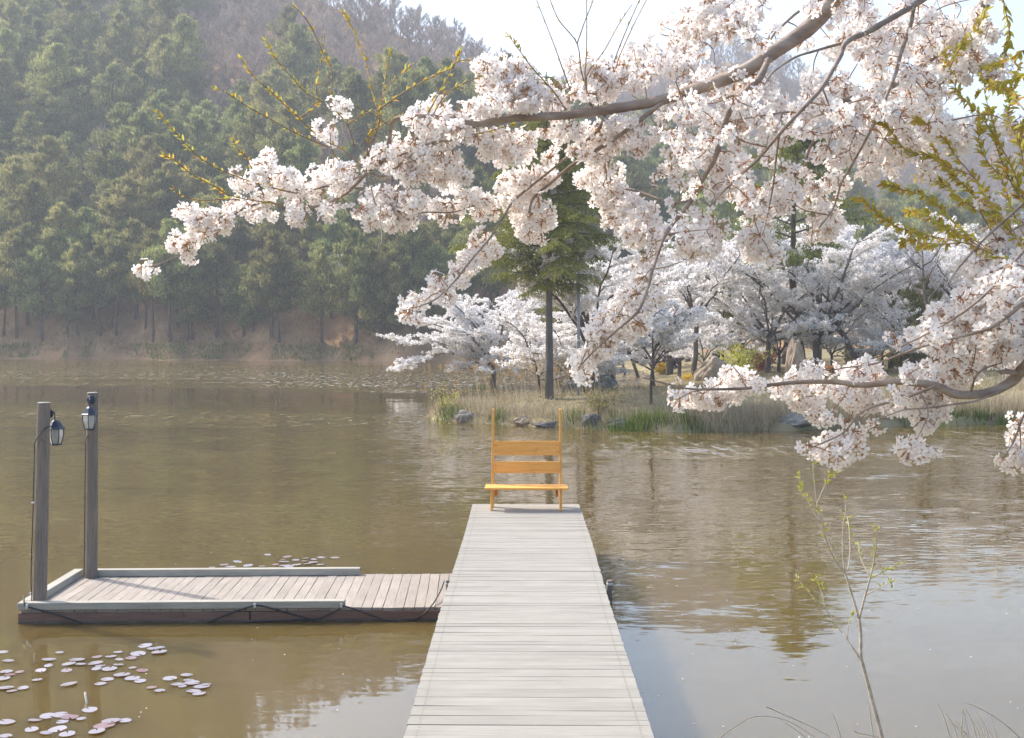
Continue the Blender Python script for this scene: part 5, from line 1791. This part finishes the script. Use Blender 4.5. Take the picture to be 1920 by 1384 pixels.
for k, pts_ in enumerate(SH):
    right = pts_[0][0] > 1700 or pts_[-1][0] > 1700
    c_ = branch(pts_, 3.0 if not right else 2.6, 1.4, -.02 if not right else -.32, .25 * fr.normal() * .5, 'leafy_shoot', 5, 'twig', reg=False)
    sky_sh = 990 < pts_[-1][0] < 1230
    L_ = np.linalg.norm(np.diff(c_, axis=0), axis=1).sum()
    nl_ = int(L_ / (.017 if right else (.055 if sky_sh else .030)))
    for w in range(nl_):
        t = .12 + .88 * (w + fr.uniform(0, 1)) / nl_
        p, d = along(c_, min(t, .999))
        nb = int(fr.integers(2, 5)) if right else (1 if sky_sh else int(fr.integers(1, 5)))
        for q in range(nb):
            side = nrm(np.cross(d, fr.normal(size=3)))
            dr = nrm(d * fr.uniform(.5, 1.1) + side * fr.uniform(.3, .9) * (1 if not sky_sh else .5) + np.array([0, 0, -.15 if right else .15]))
            s_ = fr.uniform(.024, .045) if right else (fr.uniform(.014, .026) if sky_sh else fr.uniform(.017, .033))
            leafsets.append((p, dr, s_, k))
# the leaves that show largest are parts, the rest are joined
shoots = [o for o in tree.children if o.name.startswith('leafy_shoot')]
order = sorted(range(len(leafsets)), key=lambda i_: -leafsets[i_][2])
for rank, i_ in enumerate(order):
    p, dr, s_, k = leafsets[i_]
    q = Vector(dr).to_track_quat('X', 'Z').to_matrix() @ Matrix.Rotation(fr.uniform(-1.2, 1.2), 3, 'X')
    if rank < 290:
        o = bpy.data.objects.new('leaf', leaf_mesh); C.objects.link(o)
        o.parent = shoots[k]
        o.matrix_local = Matrix.Translation(Vector(p - TBn)) @ q.to_4x4() @ Matrix.Scale(s_, 4)
    else:
        Vv = leafV @ (np.array(q).T * s_) + (p - TBn)
        extra_leaf.add(Vv, leafF)
tag(extra_leaf.obj('small_leaves', M['young_leaf'], tree), kind='stuff')


# blossom clusters -------------------------------------------------------
def flower(bb, c_, nrm_, s, r):
    """five notched petals round a small reddish centre"""
    n_ = nrm(nrm_); u_ = nrm(np.cross(n_, r.normal(size=3))); w_ = np.cross(n_, u_)
    cup = r.uniform(.05, .45)
    a0 = r.uniform(0, 6.28)
    V = []; tri = []
    for k_ in range(5):
        a = a0 + k_ * 1.2566 + r.normal() * .05
        e = u_ * math.cos(a) + w_ * math.sin(a); f_ = -u_ * math.sin(a) + w_ * math.cos(a)
        lift = cup + r.normal() * .08
        o_ = len(V)
        V += [c_ + e * s * .06, c_ + e * s * .40 + f_ * s * .26 + n_ * s * (lift * .45 + .05), c_ + e * s * .40 - f_ * s * .26 + n_ * s * (lift * .45 + .05),
              c_ + e * s * .80 + f_ * s * .30 + n_ * s * lift * .9, c_ + e * s * .80 - f_ * s * .30 + n_ * s * lift * .9,
              c_ + e * s * .98 + f_ * s * .12 + n_ * s * lift, c_ + e * s * .98 - f_ * s * .12 + n_ * s * lift, c_ + e * s * .90 + n_ * s * lift * .95, c_ + e * s * .45 + n_ * s * lift * .35]
        tri += [[o_, o_ + 8, o_ + 1], [o_, o_ + 2, o_ + 8], [o_ + 1, o_ + 8, o_ + 3], [o_ + 2, o_ + 4, o_ + 8], [o_ + 3, o_ + 8, o_ + 7], [o_ + 4, o_ + 7, o_ + 8], [o_ + 3, o_ + 7, o_ + 5], [o_ + 4, o_ + 6, o_ + 7]]
    bb.add(V, tri, 0)
    V = [c_ + n_ * s * .16]
    for k_ in range(5):
        a = a0 + .6 + k_ * 1.2566
        V.append(c_ + (u_ * math.cos(a) + w_ * math.sin(a)) * s * .15 + n_ * s * .10)
    bb.add(V, [[0, 1 + k_, 1 + (k_ + 1) % 5] for k_ in range(5)], 1)


def umbel(seed):
    r = np.random.default_rng(seed)
    bb = B()
    nf = int(r.integers(6, 10))
    for k_ in range(nf):
        d = rand_unit(r, 1)[0]
        d[2] = d[2] * .8 - .22
        d = nrm(d)
        ln = r.uniform(.018, .032)
        e = d * ln + np.array([0, 0, -.006])
        tube(bb, [np.zeros(3), d * ln * .5, e], [.0012, .0011, .0018], 3, 2, cap=False)
        nn_ = nrm(d + r.normal(size=3) * .35)
        # calyx
        tube(bb, [e - nn_ * .002, e + nn_ * .006], [.0016, .0030], 4, 2, cap=False)
        flower(bb, e + nn_ * .005, nn_, r.uniform(.0185, .0225), r)
    for k_ in range(2):                        # bud scales
        d = rand_unit(r, 1)[0]
        tube(bb, [np.zeros(3), d * .008], [.0026, .0008], 3, 2, cap=False)
    return bb


umb = [umbel(900 + k) for k in range(12)]
umb_mesh = [u_.mesh('blossom_cluster', [M['petal'], M['pistil'], M['stalk']]) for u_ in umb]
umb_raw = []
for u_ in umb:
    V = np.concatenate(u_.v)
    umb_raw.append((V, [(f_, mi) for f_, mi in u_.f]))

STR = [  # (polyline, radius px, count)
 ([(262, 503), (288, 500)], 8, 3), ([(345, 475), (350, 445), (380, 425), (430, 400), (480, 385), (500, 390)], 24, 52), ([(345, 388), (380, 400), (400, 420)], 14, 12),
 ([(440, 335), (490, 318), (520, 300), (515, 330), (540, 350), (560, 370)], 19, 28), ([(560, 375), (600, 345), (640, 320), (670, 335)], 28, 40), ([(545, 395), (578, 402)], 12, 6), ([(620, 380)], 18, 5),
 ([(605, 240), (622, 250)], 16, 7), ([(642, 198)], 9, 3), ([(690, 388), (750, 380), (785, 395)], 34, 54), ([(720, 295), (760, 290), (830, 310)], 38, 58), ([(845, 322)], 24, 12),
 ([(790, 245), (830, 210), (860, 250)], 36, 46), ([(912, 130), (950, 120), (990, 140)], 22, 26), ([(900, 180), (980, 170), (1050, 190)], 34, 62), ([(900, 260), (960, 270), (1010, 262)], 26, 34),
 ([(820, 390), (880, 375), (930, 375), (990, 340), (1040, 310)], 23, 76), ([(995, 408)], 38, 34), ([(920, 440), (905, 465), (870, 495), (830, 540), (812, 560)], 24, 42), ([(775, 575)], 18, 9),
 ([(1060, 130), (1120, 150), (1180, 130), (1230, 110), (1300, 100)], 36, 95), ([(1250, 60), (1300, 50), (1360, 30), (1420, 10)], 38, 66), ([(1320, 0)], 30, 14), ([(1050, 262), (1130, 272), (1200, 240)], 38, 66),
 ([(1110, 320), (1150, 370), (1190, 420), (1230, 440)], 38, 78), ([(1230, 480), (1210, 520), (1190, 580), (1140, 620), (1105, 672)], 32, 92), ([(1090, 690)], 14, 6),
 ([(1280, 740), (1330, 735), (1400, 722)], 16, 34), ([(1365, 690), (1405, 712)], 9, 9), ([(1515, 830), (1560, 835), (1600, 800)], 15, 24), ([(1568, 848)], 11, 5), ([(1708, 830)], 15, 8), ([(1700, 780), (1740, 780)], 14, 8),
 ([(1915, 780), (1900, 830), (1885, 862)], 22, 32), ([(1770, 230), (1810, 250), (1850, 245), (1890, 255)], 22, 22), ([(1895, 100), (1915, 110)], 15, 8), ([(1690, 292), (1750, 320)], 14, 8),
 ([(1840, 60), (1850, 30), (1800, 140)], 24, 24), ([(1810, 380), (1830, 410)], 14, 7), ([(1860, 430), (1900, 445)], 22, 14), ([(1560, 400), (1530, 420)], 26, 22), ([(1430, 470), (1400, 440)], 26, 22), ([(1340, 440), (1290, 460)], 26, 22),
 ([(2380, -520), (2480, -680), (2600, -760)], 70, 60), ([(2560, -220), (2700, -300), (2860, -320)], 70, 60), ([(2050, -560), (1900, -640), (1750, -650)], 70, 70)]
POLYS = [
 ([(1240, 190), (1330, 120), (1440, 50), (1560, -15), (1850, -15), (1868, 40), (1790, 130), (1770, 240), (1700, 300), (1650, 335), (1600, 335), (1560, 385), (1500, 400), (1450, 390), (1420, 440), (1350, 430), (1280, 430), (1225, 330)], 440),
 ([(1425, 715), (1530, 680), (1600, 690), (1640, 665), (1700, 590), (1790, 560), (1810, 500), (1840, 465), (1935, 475), (1935, 640), (1880, 680), (1810, 700), (1790, 690), (1770, 765), (1700, 790), (1620, 795), (1540, 790), (1470, 750)], 430)]


def inpoly(x, y, poly):
    ins = False
    for k_ in range(len(poly)):
        ax, ay = poly[k_]; bx, by = poly[(k_ + 1) % len(poly)]
        if (ay > y) != (by > y) and x < (bx - ax) * (y - ay) / (by - ay) + ax: ins = not ins
    return ins


spots = []
for line, rad, cnt_ in STR:
    line = np.array(line, float)
    for k_ in range(int(cnt_ * .88 + .5)):
        if len(line) == 1:
            c_ = line[0]
        else:
            seg = np.linalg.norm(np.diff(line, axis=0), axis=1); cs = np.concatenate([[0], np.cumsum(seg)])
            t_ = fr.uniform(0, cs[-1]); i_ = min(np.searchsorted(cs, t_, 'right') - 1, len(seg) - 1)
            c_ = line[i_] + (line[i_ + 1] - line[i_]) * (t_ - cs[i_]) / seg[i_]
        a = fr.uniform(0, 6.28); q = math.sqrt(fr.uniform(0, 1)) * rad
        x_, y_ = c_[0] + q * math.cos(a), c_[1] + q * math.sin(a)
        spots.append((x_, y_, fr.normal() * .08 + .05))
for poly, cnt_ in POLYS:
    xs_ = [p_[0] for p_ in poly]; ys_ = [p_[1] for p_ in poly]
    k_ = 0
    while k_ < cnt_:
        x_, y_ = fr.uniform(min(xs_), max(xs_)), fr.uniform(min(ys_), max(ys_))
        if inpoly(x_, y_, poly) and float(vnoise(x_ / 55 + 3, y_ / 55, 31)) > -.34 - .2 * fr.random():
            spots.append((x_, y_, fr.normal() * .20 + .10)); k_ += 1
NODES = np.array(nodes)
rest_bl = B(); twigs = B()
placed = []
for (x_, y_, jd) in spots:
    p = np.array(P(x_, y_, dep(x_, y_) + jd))
    # twig to the nearest wood, weighed so that depth matters less than the place in the spray
    dv = NODES - p
    dist = np.linalg.norm(dv * np.array([1, .6, 1]), axis=1)
    i_ = int(np.argmin(dist)); nd = NODES[i_]
    if dist[i_] > .22:
        # pull loose clusters towards the wood in depth only
        p[1] = p[1] + (nd[1] - p[1]) * .5
    placed.append((p, nd))
NN = np.array([q[0] for q in placed])
dw = np.array([np.linalg.norm(q[0] - q[1]) for q in placed])
conn = np.zeros((len(NODES) + len(NN), 3)); conn[:len(NODES)] = NODES; nc = len(NODES)
for k_ in np.argsort(dw):                # twigs fork: every cluster joins the nearest wood or an earlier cluster
    p = NN[k_]
    dist = np.linalg.norm(conn[:nc] - p, axis=1)
    nd = conn[int(np.argmin(dist))]
    d = p - nd; L_ = float(dist.min())
    if L_ > .015:
        mid = nd + d * .5 + fr.normal(size=3) * L_ * .12 + np.array([0, 0, .05 * L_])
        tube(twigs, catmull([nd, mid, p], 3) - TBn, np.linspace(.0028 if L_ > .1 else .002, .0014, 7), 4, cap=False)
    conn[nc] = p; nc += 1
tag(twigs.obj('twigs', M['twig'], tree), kind='stuff')
inframe = np.array([q[0] < 1930 and q[1] > -30 for q in spots])
order = np.argsort(NN[:, 1] + 10 * ~inframe)             # nearest in the photo show largest
for rank, k_ in enumerate(order):
    p = NN[k_] - TBn
    v_ = int(fr.integers(0, 12))
    s_ = fr.uniform(.85, 1.15)
    e = Euler((fr.normal() * .5, fr.normal() * .5, fr.uniform(0, 6.28)))
    if rank < 300:
        link('blossom_cluster', umb_mesh[v_], tree, p, e, s_)
    else:
        R_ = np.array(e.to_matrix())
        V, fs = umb_raw[v_]
        base = rest_bl.n
        rest_bl.v.append(V @ (R_.T * s_) + p); rest_bl.n += len(V)
        for f_, mi in fs:
            rest_bl.f.append((f_ + base, mi))
tag(rest_bl.obj('blossoms', [M['petal'], M['pistil'], M['stalk']], tree), kind='stuff')

# ------------------------------------------------------------------ haze in the valley air
bb = B(); box(bb, -330, 330, -28, 560, -3, 175)
hz = tag(bb.obj('haze', None), kind='stuff')
hz.data.materials.clear()
m = bpy.data.materials.new('haze_air'); m.use_nodes = True
nt = m.node_tree
nt.nodes.remove(nt.nodes['Principled BSDF'])
pv_ = nt.nodes.new('ShaderNodeVolumePrincipled')
pv_.inputs['Color'].default_value = (.80, .89, 1.0, 1)
pv_.inputs['Density'].default_value = .00085
pv_.inputs['Anisotropy'].default_value = .2
nt.links.new(pv_.outputs[0], nt.nodes['Material Output'].inputs['Volume'])
hz.data.materials.append(m)
